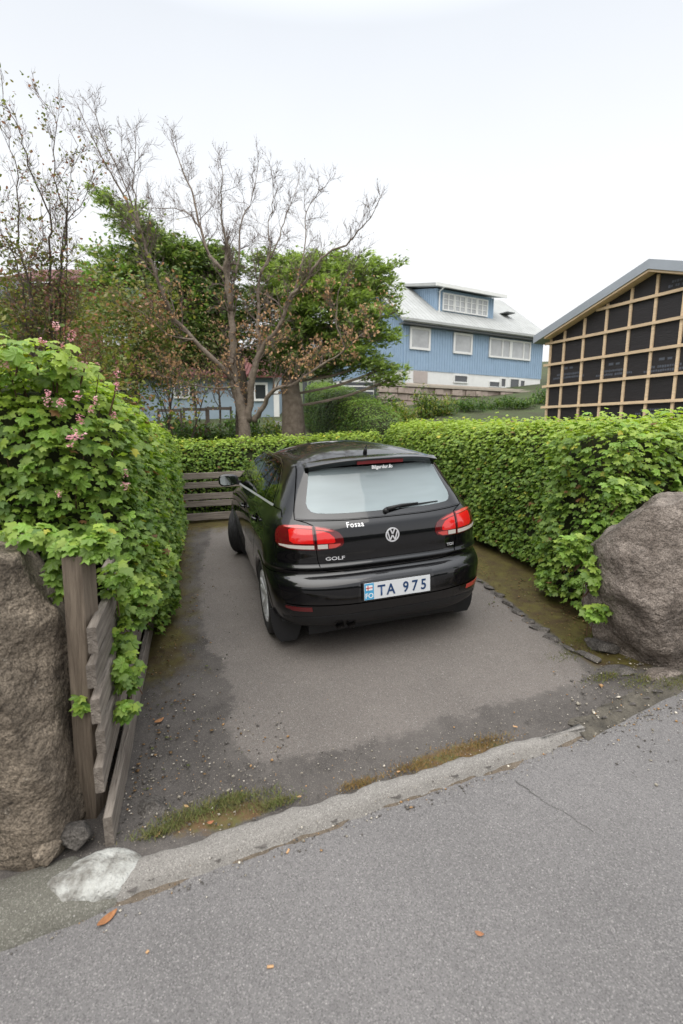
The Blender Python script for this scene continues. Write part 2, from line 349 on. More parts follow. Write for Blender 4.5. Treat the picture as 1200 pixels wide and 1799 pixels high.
def rock_mat(name, a, b_, c3, lich=.55):
    m = mat(name, a, .9, col2=b_, vscale=7, bump=1.6, bscale=34, thr=(.36, .64)); t = m.node_tree; N = t.nodes; L = t.links
    b = N['Principled BSDF']; src = b.inputs['Base Color'].links[0].from_socket; co = N.new('ShaderNodeTexCoord').outputs['Object']
    nz = N.new('ShaderNodeTexNoise'); nz.inputs['Scale'].default_value = 26; nz.inputs['Detail'].default_value = 10; nz.inputs['Roughness'].default_value = .75; L.new(co, nz.inputs['Vector'])
    r = N.new('ShaderNodeValToRGB'); r.color_ramp.elements[0].position = .60; r.color_ramp.elements[1].position = .72; L.new(nz.outputs['Fac'], r.inputs[0])
    x = N.new('ShaderNodeMix'); x.data_type = 'RGBA'; L.new(r.outputs[0], x.inputs[0]); L.new(src, x.inputs[6]); x.inputs[7].default_value = (*c3, 1)
    n3 = N.new('ShaderNodeTexNoise'); n3.inputs['Scale'].default_value = 120; n3.inputs['Detail'].default_value = 3; L.new(co, n3.inputs['Vector'])
    r3 = N.new('ShaderNodeValToRGB'); r3.color_ramp.elements[0].position = .35; r3.color_ramp.elements[1].position = .6; r3.color_ramp.elements[0].color = (.30, .29, .28, 1); L.new(n3.outputs['Fac'], r3.inputs[0])
    x2 = N.new('ShaderNodeMix'); x2.data_type = 'RGBA'; x2.blend_type = 'MULTIPLY'; x2.inputs[0].default_value = .8; L.new(x.outputs[2], x2.inputs[6]); L.new(r3.outputs[0], x2.inputs[7])
    vn = N.new('ShaderNodeTexNoise'); vn.inputs['Scale'].default_value = 5; vn.inputs['Detail'].default_value = 5; L.new(co, vn.inputs['Vector'])
    vx = N.new('ShaderNodeMix'); vx.data_type = 'RGBA'; vx.inputs[0].default_value = .35; L.new(co, vx.inputs[6]); L.new(vn.outputs['Color'], vx.inputs[7])
    vo = N.new('ShaderNodeTexVoronoi'); vo.feature = 'DISTANCE_TO_EDGE'; vo.inputs['Scale'].default_value = 5.5; L.new(vx.outputs[2], vo.inputs['Vector'])
    r4 = N.new('ShaderNodeValToRGB'); r4.color_ramp.elements[0].position = .0; r4.color_ramp.elements[1].position = .035; r4.color_ramp.elements[0].color = (.30, .27, .24, 1); L.new(vo.outputs[0], r4.inputs[0])
    x3 = N.new('ShaderNodeMix'); x3.data_type = 'RGBA'; x3.blend_type = 'MULTIPLY'; x3.inputs[0].default_value = .55; L.new(x2.outputs[2], x3.inputs[6]); L.new(r4.outputs[0], x3.inputs[7])
    L.new(x3.outputs[2], b.inputs['Base Color']); return m
basalt = rock_mat('brown_basalt', (.12, .095, .070), (.30, .245, .185), (.40, .36, .30))
basalt2 = rock_mat('grey_brown_basalt', (.125, .100, .082), (.29, .245, .21), (.42, .39, .35))
greyst = rock_mat('grey_stone', (.07, .063, .057), (.15, .135, .12), (.20, .19, .17))
o = rock('gatepost_stone', (-1.735, 2.06, .43), (.53, .36, .71), 5, basalt, planes=9, n=9, amp=.045, sub=6, shear=(-.045, .0), cut=1.02)
tag(o, 'tall brown rough hewn stone gatepost left of the rail fence', 'stone')
o = rock('boulder', (2.46, 3.38, .56), (.62, .36, .63), 23, basalt2, planes=10, n=4.6, amp=.050, sub=6, shear=(.13, .06), cut=.93)
tag(o, 'big rounded grey brown boulder at the right hand hedge end', 'boulder')
STONES = [((-1.13, 1.80, -.045), (.085, .06, .055), 3, greyst, 'dark grey wedge shaped stone at the foot of the fence post'),
          ((-1.22, 1.98, .10), (.05, .06, .14), 4, basalt, 'upright brown stone wedged between gatepost stone and fence post'),
          ((1.88, 3.06, .03), (.17, .085, .035), 6, greyst, 'flat grey slab of stone sticking out from under the right boulder'),
          ((1.95, 3.36, .07), (.15, .09, .06), 8, greyst, 'small mossy stone behind the flat slab by the right boulder'),
          ((2.15, 3.00, .05), (.16, .08, .03), 9, basalt2, 'low brown stone half buried below the right boulder'),
          ((-.88, 2.0, -.10), (.10, .07, .045), 12, greyst, 'dark flat stone in the gravel beside the lowest fence rail'),
          ((-1.22, 1.74, -.05), (.06, .07, .07), 14, basalt, 'small brown stone tucked against the gatepost stone')]
for c, h, sd, m, lb in STONES:
    tag(rock('stone', c, h, sd, m, planes=14, n=5, amp=.008, sub=4, cut=.58), lb, 'stone')
# row of flush edging stones between the pale asphalt and the mossy strip
edge_pts = [(838, 1020), (858, 1032), (876, 1046), (893, 1062), (912, 1077), (930, 1092), (948, 1106), (970, 1122), (1000, 1140), (1030, 1152)]
er = empty('edging_stones', (1.5, 4.3, gz(1.5, 4.3))); tag(er, 'row of flush edging stones along the mossy strip right of the car', 'edging')
for k, (px, py) in enumerate(edge_pts):
    r_ = at(px, py, 1); d = r_-Vector((0, 0, CAM_H)); t_ = (plane(0, 0)-CAM_H)/(d.z-GA*d.x-GB*d.y); q = Vector((0, 0, CAM_H))+d*t_
    o = rock('stone', (q.x-1.5, q.y-4.3, q.z-gz(1.5, 4.3)+.004), (.07+.045*random.random(), .035+.03*random.random(), .020), 30+k, greyst, planes=12, n=5, amp=.010, sub=3, rot=(0, 0, 2.1+random.uniform(-.3, .3)), cut=.6, parent=er)
# pale lichen-white footing at the corner
conc = mat('pale_lichened_concrete', (.16, .15, .13), .95, col2=(.46, .46, .43), vscale=10, bump=1, bscale=60, thr=(.38, .6))
q = at(148, 1540, 1.64)
o = rock('concrete_footing', (-.99, 1.655, -.118), (.175, .095, .040), 41, conc, planes=5, n=2.6, amp=.030, sub=5, rot=(0, 0, .38), cut=.8); tag(o, 'low white lichened concrete lump at the kerb below the stone gatepost', 'footing')

# loose gravel, wood chips, moss tufts
def scatter(name, pts, sz, cols, m, kind='stuff', flat=.6):
    n = len(pts); base = np.array([(1,0,0),(-1,0,0),(0,1,0),(0,-1,0),(0,0,1),(0,0,-1)], float)
    fc = np.array([(0,2,4),(2,1,4),(1,3,4),(3,0,4),(2,0,5),(1,2,5),(3,1,5),(0,3,5)])
    ang = RNG.uniform(0, 2*PI, n); ca, sa = np.cos(ang), np.sin(ang); s = RNG.uniform(.5, 1, (n, 3))*sz[:, None]; s[:, 2] *= flat
    b = base[None]*s[:, None, :]+RNG.normal(0, .12, (n, 6, 3))*sz[:, None, None]
    x = b[..., 0]*ca[:, None]-b[..., 1]*sa[:, None]; y = b[..., 0]*sa[:, None]+b[..., 1]*ca[:, None]
    V = np.stack([x, y, b[..., 2]], 2)+pts[:, None, :]
    F = (fc[None]+(np.arange(n)*6)[:, None, None]).reshape(-1, 3)
    o = npmesh(name, V.reshape(-1, 3), F, m, None, False, np.repeat(cols, 6, 0)); o['kind'] = kind; return o
tint_m = mat('loose_bits', attr=True, rough=.9)
P = []; S = []
def addp(n, xf, yf, sz):
    for _ in range(n):
        x = xf(); y = yf(x)
        P.append((x, y, gz(x, y)+.002)); S.append(sz*random.lognormvariate(0, .45))
addp(800, lambda: random.uniform(-1.1, 1.9), lambda x: 2.02+.3*x+abs(random.gauss(0, .16)), .0045)
addp(600, lambda: random.uniform(-1.1, -.3), lambda x: 1.9+abs(random.gauss(.1, .35))+.3*x+.3, .005)
addp(800, lambda: random.uniform(-1.3, 2.2), lambda x: 1.93+.388*x-abs(random.gauss(0, .05)), .004)
addp(500, lambda: random.uniform(-1.5, -.8), lambda x: 2+random.expovariate(1/1.2), .005)
addp(500, lambda: random.uniform(1.4, 2.3), lambda x: 2.75+random.gauss(0, .25)+.3*(x-1.6), .007)
addp(250, lambda: random.uniform(-1.5, 1.8), lambda x: random.uniform(1.9+.4*x, 6), .003)
P = np.array(P); S = np.array(S); kk = RNG.random(len(P))
low = P[:, 1] < kerb_y(P[:, 0]); P[low, 2] -= .033
C_ = np.where((kk < .55)[:, None], [[.10, .09, .08]], np.where((kk < .8)[:, None], [[.28, .25, .2]], np.where((kk < .9)[:, None], [[.55, .5, .42]], [[.34, .2, .09]])))*RNG.uniform(.7, 1.2, (len(P), 1))
tag(scatter('gravel', P, S, C_, tint_m), 'fine loose grit along the kerb and drive edges', 'gravel')
# tufts of grass and moss blades
def tufts(name, spots, n, hgt, spread, c1, c2):
    V = []; F = []; CC = []
    for _ in range(n):
        sx, sy, sr = random.choice(spots); x = random.gauss(sx, sr*spread); y = random.gauss(sy, sr*.35*spread)+.3*(x-sx)
        z = gz(x, y); h = hgt*random.uniform(.4, 1.3); a = random.uniform(0, 2*PI); w_ = .0016+.001*random.random(); lx, ly = random.gauss(0, .6)*h, random.gauss(0, .6)*h
        b0 = len(V); V += [(x-w_*math.cos(a), y-w_*math.sin(a), z), (x+w_*math.cos(a), y+w_*math.sin(a), z), (x+lx, y+ly, z+h)]; F.append((b0, b0+1, b0+2))
        k = random.random(); c = [c1[i]*(1-k)+c2[i]*k for i in range(3)]; CC += [c]*3
    o = npmesh(name, V, np.array(F), tint_m, None, False, np.array(CC)); o['kind'] = 'stuff'; return o
tag(tufts('grass', [(-.72, 1.93, .07), (-.62, 1.98, .09), (-.45, 2.01, .09), (-.52, 2.03, .05), (-.3, 2.0, .05), (-.8, 1.86, .05)], 3000, .022, 1, (.10, .14, .03), (.16, .13, .05)), 'short mossy grass growing behind the left end of the kerb', 'grass')
tag(tufts('moss', [(.35, 2.2, .07), (.6, 2.3, .11), (.8, 2.38, .07), (.08, 2.1, .05)], 2600, .012, 1, (.22, .12, .045), (.15, .12, .03)), 'dry orange moss behind the middle of the kerb', 'moss')
tag(tufts('moss', [(1.95, 2.92, .1), (2.15, 2.88, .1), (1.75, 2.98, .08), (1.7, 3.3, .12), (1.85, 3.5, .1)], 2200, .016, 1, (.09, .12, .02), (.12, .10, .02)), 'green moss among the stones below the right boulder', 'moss')

# hairline crack in the road
cm = mat('crack_shadow', (.06, .055, .05), .95); V = []; F = []
cr_ = [(905, 1372), (935, 1392), (962, 1412), (990, 1425), (1018, 1445), (1045, 1462)]; pc = []
for px, py in cr_:
    d = at(px, py, 1)-Vector((0, 0, CAM_H)); t_ = (plane(0, 0)-.035-CAM_H)/(d.z-GA*d.x-GB*d.y); pc.append(Vector((0, 0, CAM_H))+d*t_)
n_ = 0
for k in range(len(pc)-1):
    for j in range(14):
        p = pc[k].lerp(pc[k+1], j/14); nn = Vector((pc[k+1].y-pc[k].y, pc[k].x-pc[k+1].x, 0)).normalized(); w_ = .0009+.0014*max(0, noise.noise(p*9)); s = .012*noise.noise(p*14)+.006*noise.noise(p*50)
        for q in (s-w_, s+w_): r = p+nn*q; V.append((r.x, r.y, float(plane(r.x, r.y))-.035+.012*noise.noise(Vector((r.x*.9, r.y*.9, 3)))+.003))
        n_ += 1
o = npmesh('road_crack', V, [(2*i, 2*i+1, 2*i+3, 2*i+2) for i in range(n_-1)], cm); o['kind'] = 'structure'
# leaf litter and crumbs under the hedges
P = []; S = []
def f_b(n, xf, y0, y1):
    for _ in range(n):
        y = random.uniform(y0, y1); x = xf(y); P.append((x, y, gz(x, y)+.004)); S.append(random.uniform(.005, .016))
f_b(500, lambda y: f_x(y)+abs(random.gauss(0, .22))+.05, 2.1, 7.9); f_b(600, lambda y: 2.75-.30*(y-3.2)-abs(random.gauss(0, .35))-.35, 3.3, 6.5); f_b(160, lambda y: random.uniform(-2.7, -1.2), 7.4, 8.0)
P = np.array(P); S = np.array(S); kk = RNG.random(len(P)); C_ = np.where((kk < .45)[:, None], [[.10, .055, .02]], np.where((kk < .75)[:, None], [[.20, .12, .05]], [[.09, .10, .03]]))*RNG.uniform(.6, 1.4, (len(P), 1))
tag(scatter('leaf_litter', P, S, C_, tint_m, flat=.15), 'brown leaf litter along the foot of the hedges', 'leaf litter')

# fallen leaves, chips
def fallen(name, px, py, L, W_, rz, col, label, cat, road_=True, curl=.25, flat=False):
    r_ = at(px, py, 1); d = r_-Vector((0, 0, CAM_H)); c = plane(0, 0)-(.035 if road_ else 0)
    t_ = (c-CAM_H)/(d.z-GA*d.x-GB*d.y); q = Vector((0, 0, CAM_H))+d*t_
    V = []; F = []; n = 9
    for i in range(n):
        s = i/(n-1); w_ = W_*math.sin(PI*(.04+.93*s))**.8*(1-.25*s) if not flat else W_*.9
        for j in (-1, 0, 1): V.append(((s-.5)*L, j*w_/2, curl*W_*(abs(j)*.6+(2*s-1)**2*.7)+.004))
    for i in range(n-1):
        for j in range(2): F.append((i*3+j, (i+1)*3+j, (i+1)*3+j+1, i*3+j+1))
    m = mat(name+'_skin', col, .75, var=.3, vscale=40, bump=.4, bscale=80)
    o = npmesh(name, V, F, m, None, True); sm = o.modifiers.new('thickness', 'SOLIDIFY'); sm.thickness = .0008 if not flat else .004
    o.location = q; o.rotation_euler = (random.uniform(-.1, .1), 0, rz); tag(o, label, cat); return o
fallen('fallen_leaf', 189, 1616, .075, .034, .95, (.30, .13, .05), 'largest fallen leaf, curled orange brown, on the road at left', 'leaf')
fallen('fallen_leaf', 842, 1643, .03, .02, -.3, (.33, .15, .07), 'small curled brown leaf alone on the road at right', 'leaf')
fallen('fallen_leaf', 280, 1268, .06, .035, .9, (.36, .17, .07), 'orange brown leaf on damp asphalt beside the rails', 'leaf', False)
fallen('fallen_leaf', 370, 1447, .028, .02, .4, (.34, .13, .06), 'reddish brown leaf in the grass behind the kerb', 'leaf', False)
fallen('fallen_leaf', 277, 1468, .03, .018, 1.2, (.40, .22, .1), 'tan leaf at the left end of the grass tuft by the kerb', 'leaf', False)
fallen('fallen_leaf', 328, 1418, .028, .014, -.4, (.42, .27, .12), 'yellowish leaf lying in the middle of the grass tuft', 'leaf', False)
for px, py, l, rz, lb in [(475, 1699, .022, .1, 'short orange wood chip on the road below centre'), (506, 1496, .022, 1.3, 'pale wood chip on the road just below the kerb'), (525, 1400, .022, .1, 'pale wood chip on the moss behind the kerb'), (259, 1673, .01, 1, 'tiny orange wood chip on the road left'), (700, 1356, .016, .5, 'tan wood chip at the left end of the orange moss'), (905, 1277, .024, -.3, 'wood chip at the right end of the kerb')]:
    fallen('wood_chip', px, py, l, .009, rz, (.50, .30, .15), lb, 'wood chip', road_=py > 1450, curl=.02, flat=True)
fallen('litter', 318, 931, .22, .1, .1, (.62, .62, .60), 'crumpled white litter lying by the back fence', 'litter', False, curl=.35)
for px, py in ((345, 934), (380, 1405)):
    pass
# ------------------------------------------------------------------ weathered rail fences
wood_m = mat('weathered_wood', (.105, .085, .068), .85, col2=(.27, .235, .20), vscale=3.2, bump=.7, bscale=9, stretch=(1, 14, 14), objrand=.14)
wood_v = mat('weathered_post_wood', (.095, .072, .052), .85, col2=(.225, .18, .135), vscale=3.2, bump=.7, bscale=9, stretch=(1, 14, 14), objrand=.1)
def plank(name, p, q, h, th, parent, m, seed=0, seg=9, up=(0, 0, 1), chamfer=0):
    """sawn board from p to q with slightly wavy edges, in its own frame (x along it) under its parent"""
    p, q = Vector(p), Vector(q); t = q-p; L = t.length; t.normalize(); s = t.cross(Vector(up)).normalized(); u = s.cross(t)
    V = []; F = []
    for i in range(seg):
        x = L*i/(seg-1); w1 = h/2*(1+.09*noise.noise(Vector((x*2.3, seed, 0)))); w2 = h/2*(1+.09*noise.noise(Vector((x*2.3, seed, 9)))); b = .006*noise.noise(Vector((x*1.5, seed, 4)))
        c = .004
        e = chamfer if i == 0 else 0
        V += [(x+e, -th/2+b, -w1+c), (x+e, -th/2+b, w2-c), (x+e, -th/2+c+b, w2), (x, th/2-c+b, w2), (x, th/2+b, w2-c), (x, th/2+b, -w1+c), (x, th/2-c+b, -w1), (x+e, -th/2+c+b, -w1)]
    for i in range(seg-1):
        for j in range(8): F.append((i*8+j, i*8+(j+1) % 8, (i+1)*8+(j+1) % 8, (i+1)*8+j))
    F += [tuple(range(8))[::-1], tuple((seg-1)*8+j for j in range(8))]
    me = bpy.data.meshes.new(name); me.from_pydata(V, [], F); me.update()
    bm = bmesh.new(); bm.from_mesh(me); bmesh.ops.recalc_face_normals(bm, faces=bm.faces); bm.to_mesh(me); bm.free()
    o = link(name, me, m, parent); M = Matrix.Identity(4)
    for r in range(3): M[r][0] = t[r]; M[r][1] = s[r]; M[r][2] = u[r]; M[r][3] = p[r]
    o.matrix_basis = M; return o
fe = empty('rail_fence', (-1.1, 1.95, gz(-1.1, 1.95))); B0 = Vector(fe.location)
tag(fe, 'weathered wooden rail fence along the left hedge with stacked rail ends', 'fence')
def L0(x, y, z): return Vector((x, y, z))-B0
post = plank('post', L0(-1.165, 2.005, gz(-1.1, 1.95)-.05), L0(-1.12, 2.0, 1.13), .115, .085, fe, wood_v, 3, up=(0, 1, 0))
for k, (zc, y0, y1, h, tilt) in enumerate([(1.06, 2.62, 8.1, .10, -.02), (.93, 2.28, 8.1, .10, .05), (.80, 1.86, 8.1, .115, -.02), (.635, 1.87, 8.1, .105, .01), (.49, 1.85, 8.1, .11, -.01), (.34, 1.86, 8.1, .105, 0), (.185, 1.83, 8.1, .12, .01), (.0, 1.80, 8.1, .15, 0)]):
    off = .010*((k*7) % 3)-.045+(.02 if k == 7 else 0)
    a = L0(f_x(y0)+off, y0, gz(f_x(y0), y0)+zc+.10-(.04 if k == 7 else 0)); b = L0(f_x(y1)+off, y1, gz(f_x(y1), y1)+zc*.86+.12+tilt)
    plank('rail', a, b, h, .036, fe, wood_m, k*3.3, seg=40)
for y in (4.0, 6.0, 8.05):
    x = f_x(y)-.10; plank('post', L0(x, y, gz(x, y)-.1), L0(x, y, gz(x, y)+1.1), .10, .09, fe, wood_v, y, up=(0, 1, 0))
fb = empty('board_fence', (-2.6, 8.25, gz(-2.6, 8.25))); Bb = Vector(fb.location); tag(fb, 'low fence of five weathered horizontal boards under the back hedge', 'fence')
dbx = Vector((.955, .297, 0))
for k, (px0, zc) in enumerate([(837, .86), (853, .70), (875, .50), (888, .375), (911, .145)]):
    a = Vector((-2.86, 8.18, 0)); b = a+dbx*3.6
    a.z = zc; b.z = zc+.07
    plank('board', a-Bb, b-Bb, .105 if k < 4 else .13, .03, fb, wood_m, 50+k*2.1, seg=14)
for t in (.04, 1.3, 2.6, 3.5):
    a = Vector((-2.86, 8.24, 0))+dbx*t; g_ = gz(a.x, a.y)
    plank('post', Vector((a.x, a.y, g_-.1))-Bb, Vector((a.x, a.y, g_+.86))-Bb, .09, .07, fb, wood_v, t, up=(0, 1, 0))

# ------------------------------------------------------------------ leaves
def leaf_template(lobed=True):
    if lobed:
        pol = [(0, .60), (14, .44), (27, .36), (40, .48), (56, .53), (70, .42), (84, .33), (100, .40), (118, .42), (145, .30), (172, .13)]
    else:
        pol = [(0, .62), (35, .40), (75, .30), (120, .30), (160, .34)]
    pts = [(math.sin(math.radians(a))*r, math.cos(math.radians(a))*r) for a, r in pol]
    left = [(-x, y) for x, y in pts[1:]][::-1]
    out = pts+left
    V = [(0, 0, 0)]+[(x, y, -.22*abs(x)-.28*(x*x+y*y)+(.05 if i % 2 else 0)) for i, (x, y) in enumerate(out)]
    n = len(out); F = [(0, 1+(i+1) % n, 1+i) for i in range(n)]
    return np.array(V), np.array(F)
LT, LF = leaf_template(); ST, SF = leaf_template(False)
leaf_m = mat('currant_leaf', attr=True, rough=.50, spec=.45, transl=.36)
leaf_obj_m = mat('currant_leaf_single', (.180, .300, .045), .48, spec=.45, transl=.30, objrand=.38, var=.18, vscale=3)
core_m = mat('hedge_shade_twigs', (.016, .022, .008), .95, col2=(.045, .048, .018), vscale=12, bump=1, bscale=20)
def unit(a): return a/np.maximum(1e-9, np.linalg.norm(a, axis=-1, keepdims=True))
def leaf_frames(nrm, tip):
    n = unit(nrm); t = unit(tip-n*(tip*n).sum(1, keepdims=True)); s = np.cross(t, n); return s, t, n
def leaf_mesh(name, pos, nrm, tip, size, col, T, F, m, parent=None, asp=None):
    s, t, n = leaf_frames(nrm, tip); k = len(T)
    X = T[None, :, 0, None]*(asp[:, None, None] if asp is not None else 1)
    V = pos[:, None, :]+size[:, None, None]*(X*s[:, None, :]+T[None, :, 1, None]*t[:, None, :]+T[None, :, 2, None]*n[:, None, :])
    Fa = (F[None]+(np.arange(len(pos))*k)[:, None, None]).reshape(-1, F.shape[1])
    return npmesh(name, V.reshape(-1, 3), Fa, m, parent, False, np.repeat(col, k, 0))
def vnoise(P, sc, seed):
    return np.array([noise.noise(Vector((x*sc+seed, y*sc, z*sc))) for x, y, z in P])
class Path:
    def __init__(s, pts):
        s.P = np.array(pts, float); d = np.linalg.norm(np.diff(s.P, axis=0), axis=1); s.c = np.concatenate([[0], np.cumsum(d)]); s.L = s.c[-1]
    def at(s, t):
        x = np.interp(t, s.c, s.P[:, 0]); y = np.interp(t, s.c, s.P[:, 1]); e = .25
        x2 = np.interp(np.clip(t+e, 0, s.L), s.c, s.P[:, 0])-np.interp(np.clip(t-e, 0, s.L), s.c, s.P[:, 0]); y2 = np.interp(np.clip(t+e, 0, s.L), s.c, s.P[:, 1])-np.interp(np.clip(t-e, 0, s.L), s.c, s.P[:, 1])
        n = np.hypot(x2, y2); return x, y, x2/n, y2/n
def core_left(P): P[..., 0] -= np.clip((4.2-P[..., 1])/.6, 0, 1)*np.clip((1.15-P[..., 2])/.3, 0, 1)*.34; P[..., 1] += np.clip((2.6-P[..., 1])/.2, 0, 1)*np.clip((1.15-P[..., 2])/.3, 0, 1)*.25; return P
def hedge(label, pts, hw, hfun, size, seed, cov=3.2, e0=.5, e1=.5, ind=300, c_lo=(.095, .180, .028), c_hi=(.33, .44, .07), lump=.05, z0=.0, T=LT, F=LF, depth=.10, ex=.45, holes=.25, gfun=None, hole_fn=None, extra=None, core_fn=None, name='hedge', backc=.25, maxn=60000):
    rng = np.random.default_rng(seed); pa = Path(pts); gfun = gfun or (lambda x, y: plane(x, y))
    def surf(s, ph, inset=0):
        x, y, tx, ty = pa.at(s)
        k = np.ones_like(s)
        if e0: k = np.minimum(k, np.clip(1-np.clip((e0-s)/e0, 0, 1)**3.2, 0, 1)**(1/3.2))
        if e1: k = np.minimum(k, np.clip(1-np.clip((s-pa.L+e1)/e1, 0, 1)**3.2, 0, 1)**(1/3.2))
        c, sn = np.cos(ph), np.sin(ph)
        lat = (hw*k-inset)*np.sign(c)*np.abs(c)**ex; h = (hfun(s)-inset)*(.80+.20*k)*np.abs(sn)**(ex*.9)
        X = x+ty*lat; Y = y-tx*lat; return np.stack([X, Y, gfun(X, Y)+np.maximum(h, 0)+z0*0], -1)
    # surface grid
    ns = int(pa.L/.10)+12; kk_ = 1-(1-np.linspace(.001, 1, 14)**3.2)**(1/3.2); sv = np.unique(np.concatenate([np.linspace(max(e0, 0), pa.L-e1, ns), e0*kk_ if e0 else [0.], pa.L-e1*kk_ if e1 else [pa.L]])); sv[0] += 1e-4; sv[-1] -= 1e-4
    pv = np.linspace(.001, PI-.001, 60); S_, P_ = np.meshgrid(sv, pv); G = surf(S_, P_)
    a = G[:-1, :-1]; b = G[:-1, 1:]; c = G[1:, :-1]; cr = np.cross(b-a, c-a); ar = np.linalg.norm(cr, axis=-1)
    cen = (a+G[1:, 1:])/2; mid = np.array([*pa.P.mean(0), 0.7]); nn = unit(cr)
    # outward: away from the centre line
    xs_, ys_, _, _ = pa.at(np.clip(S_[:-1, :-1], min(e0+.1, pa.L/2), max(pa.L-e1-.1, pa.L/2))); inner = np.stack([xs_, ys_, np.full_like(xs_, .5)], -1); sg = np.sign((nn*(cen-inner)).sum(-1)); nn *= sg[..., None]
    cam_v = np.array([0, 0, CAM_H])-cen; dist = np.linalg.norm(cam_v, axis=-1); face = (nn*cam_v).sum(-1)/dist
    wgt = ar*np.where(face > -.15, 1, backc)
    n = int(min(maxn, wgt.sum()*cov/(size*size*.62))); pick = rng.choice(wgt.size, n, p=(wgt/wgt.sum()).ravel())
    ii, jj = np.unravel_index(pick, wgt.shape); u, v = rng.random(n), rng.random(n)
    ss = S_[ii, jj]+(S_[ii, jj+1]-S_[ii, jj])*u; pp = P_[ii, jj]+(P_[ii+1, jj]-P_[ii, jj])*v
    u_, v_ = u[:, None], v[:, None]; pos = G[ii, jj]*(1-u_)*(1-v_)+G[ii, jj+1]*u_*(1-v_)+G[ii+1, jj]*(1-u_)*v_+G[ii+1, jj+1]*u_*v_; N_ = nn[ii, jj]
    big = vnoise(pos, 1.7, seed)*lump*1.4+vnoise(pos, 5.5, seed+5)*lump*.6
    dep = rng.random(n)**1.4*depth
    keep = vnoise(pos, 7.0, seed+9) > -.55+holes*rng.random(n)*0
    if hole_fn is not None: keep &= ~hole_fn(pos, rng)
    pos = pos+N_*(big-dep+.01)[:, None]; sh_ = (rng.random(n) < .07) & (N_[:, 2] > .6); pos[:, 2] += np.where(sh_, dep+rng.random(n)*size*1.1, 0); so_ = (rng.random(n) < .03); pos += N_*np.where(so_, dep+rng.random(n)*size*.7, 0)[:, None]; keep &= pos[:, 2] > gfun(pos[:, 0], pos[:, 1])+.03
    pos, N_, dep, big = pos[keep], N_[keep], dep[keep], big[keep]; n = len(pos)
    if extra is not None:
        ep, en = extra(rng); pos = np.concatenate([pos, ep]); N_ = np.concatenate([N_, en]); dep = np.concatenate([dep, rng.random(len(ep))*depth*.6]); n = len(pos)
    up = np.array([0, 0, 1.]); r3 = rng.normal(0, 1, (n, 3))
    nr = unit(N_*.55+up*.75+r3*.33); tip = unit(N_*.75+up*-.55+rng.normal(0, 1, (n, 3))*.6)
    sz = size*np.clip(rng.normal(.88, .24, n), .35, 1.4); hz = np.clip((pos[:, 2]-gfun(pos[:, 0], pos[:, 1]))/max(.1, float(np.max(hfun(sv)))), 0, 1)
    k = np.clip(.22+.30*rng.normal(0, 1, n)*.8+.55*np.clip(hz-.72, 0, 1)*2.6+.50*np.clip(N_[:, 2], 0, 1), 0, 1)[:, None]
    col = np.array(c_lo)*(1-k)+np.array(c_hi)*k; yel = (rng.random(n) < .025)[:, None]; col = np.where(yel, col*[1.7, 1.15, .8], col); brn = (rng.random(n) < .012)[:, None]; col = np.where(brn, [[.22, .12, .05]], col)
    root = empty(name, (float(pts[0][0]), float(pts[0][1]), float(gfun(pts[0][0], pts[0][1])))); tag(root, label, 'hedge')
    off = np.array(root.location)
    rank = np.argsort(-(sz/np.linalg.norm(pos-np.array([0, 0, CAM_H]), axis=1)*np.where((dep < depth*.45) & ((N_*(np.array([0, 0, CAM_H])-pos)).sum(1) > 0) & (np.abs(pos[:, 0]/pos[:, 1]) < .70), 1, .2)))
    one = rank[:ind]; rest = np.setdiff1d(np.arange(n), one)
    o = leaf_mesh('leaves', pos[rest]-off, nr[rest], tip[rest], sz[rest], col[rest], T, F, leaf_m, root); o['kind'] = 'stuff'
    if ind:
        me = bpy.data.meshes.new('leaf'); me.from_pydata([tuple(q) for q in T], [], [tuple(f) for f in F]); me.update(); me.materials.append(leaf_obj_m)
        s, t, m_ = leaf_frames(nr[one], tip[one])
        for i in range(len(one)):
            ob = bpy.data.objects.new('leaf', me); COL.objects.link(ob); ob.parent = root
            M = Matrix.Identity(4); g = sz[one[i]]
            for r in range(3): M[r][0] = s[i][r]*g; M[r][1] = t[i][r]*g; M[r][2] = m_[i][r]*g; M[r][3] = pos[one[i]][r]-off[r]
            ob.matrix_basis = M
    # twiggy core sheet, coloured dark to stand for shade in the leaf gaps
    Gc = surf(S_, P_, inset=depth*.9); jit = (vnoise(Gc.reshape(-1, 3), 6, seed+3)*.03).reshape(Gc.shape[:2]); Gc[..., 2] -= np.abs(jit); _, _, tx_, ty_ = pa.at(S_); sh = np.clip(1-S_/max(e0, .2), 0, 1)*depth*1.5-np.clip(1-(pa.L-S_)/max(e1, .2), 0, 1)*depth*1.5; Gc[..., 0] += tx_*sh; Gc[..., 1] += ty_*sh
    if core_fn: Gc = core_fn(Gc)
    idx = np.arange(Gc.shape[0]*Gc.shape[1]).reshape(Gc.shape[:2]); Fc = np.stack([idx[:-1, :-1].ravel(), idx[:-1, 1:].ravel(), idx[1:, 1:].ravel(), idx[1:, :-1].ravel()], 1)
    npmesh('twig_shade_core', Gc.reshape(-1, 3)-off, Fc, core_m, root, True)
    # visible twigs poking through
    mb = MB()
    for i in rng.choice(n, min(n, 500), replace=False):
        p = pos[i]-off; q = p-N_[i]*.10+np.array([0, 0, -.16]); mb.tube([q, (p+q)/2+rng.normal(0, .012, 3), p+N_[i]*.01], [.004, .003, .0015], 3, False)
    tw = mb.build('twig', twig_m, root); tw['kind'] = 'stuff'
    return root
twig_m = mat('reddish_twig', (.09, .045, .025), .8)
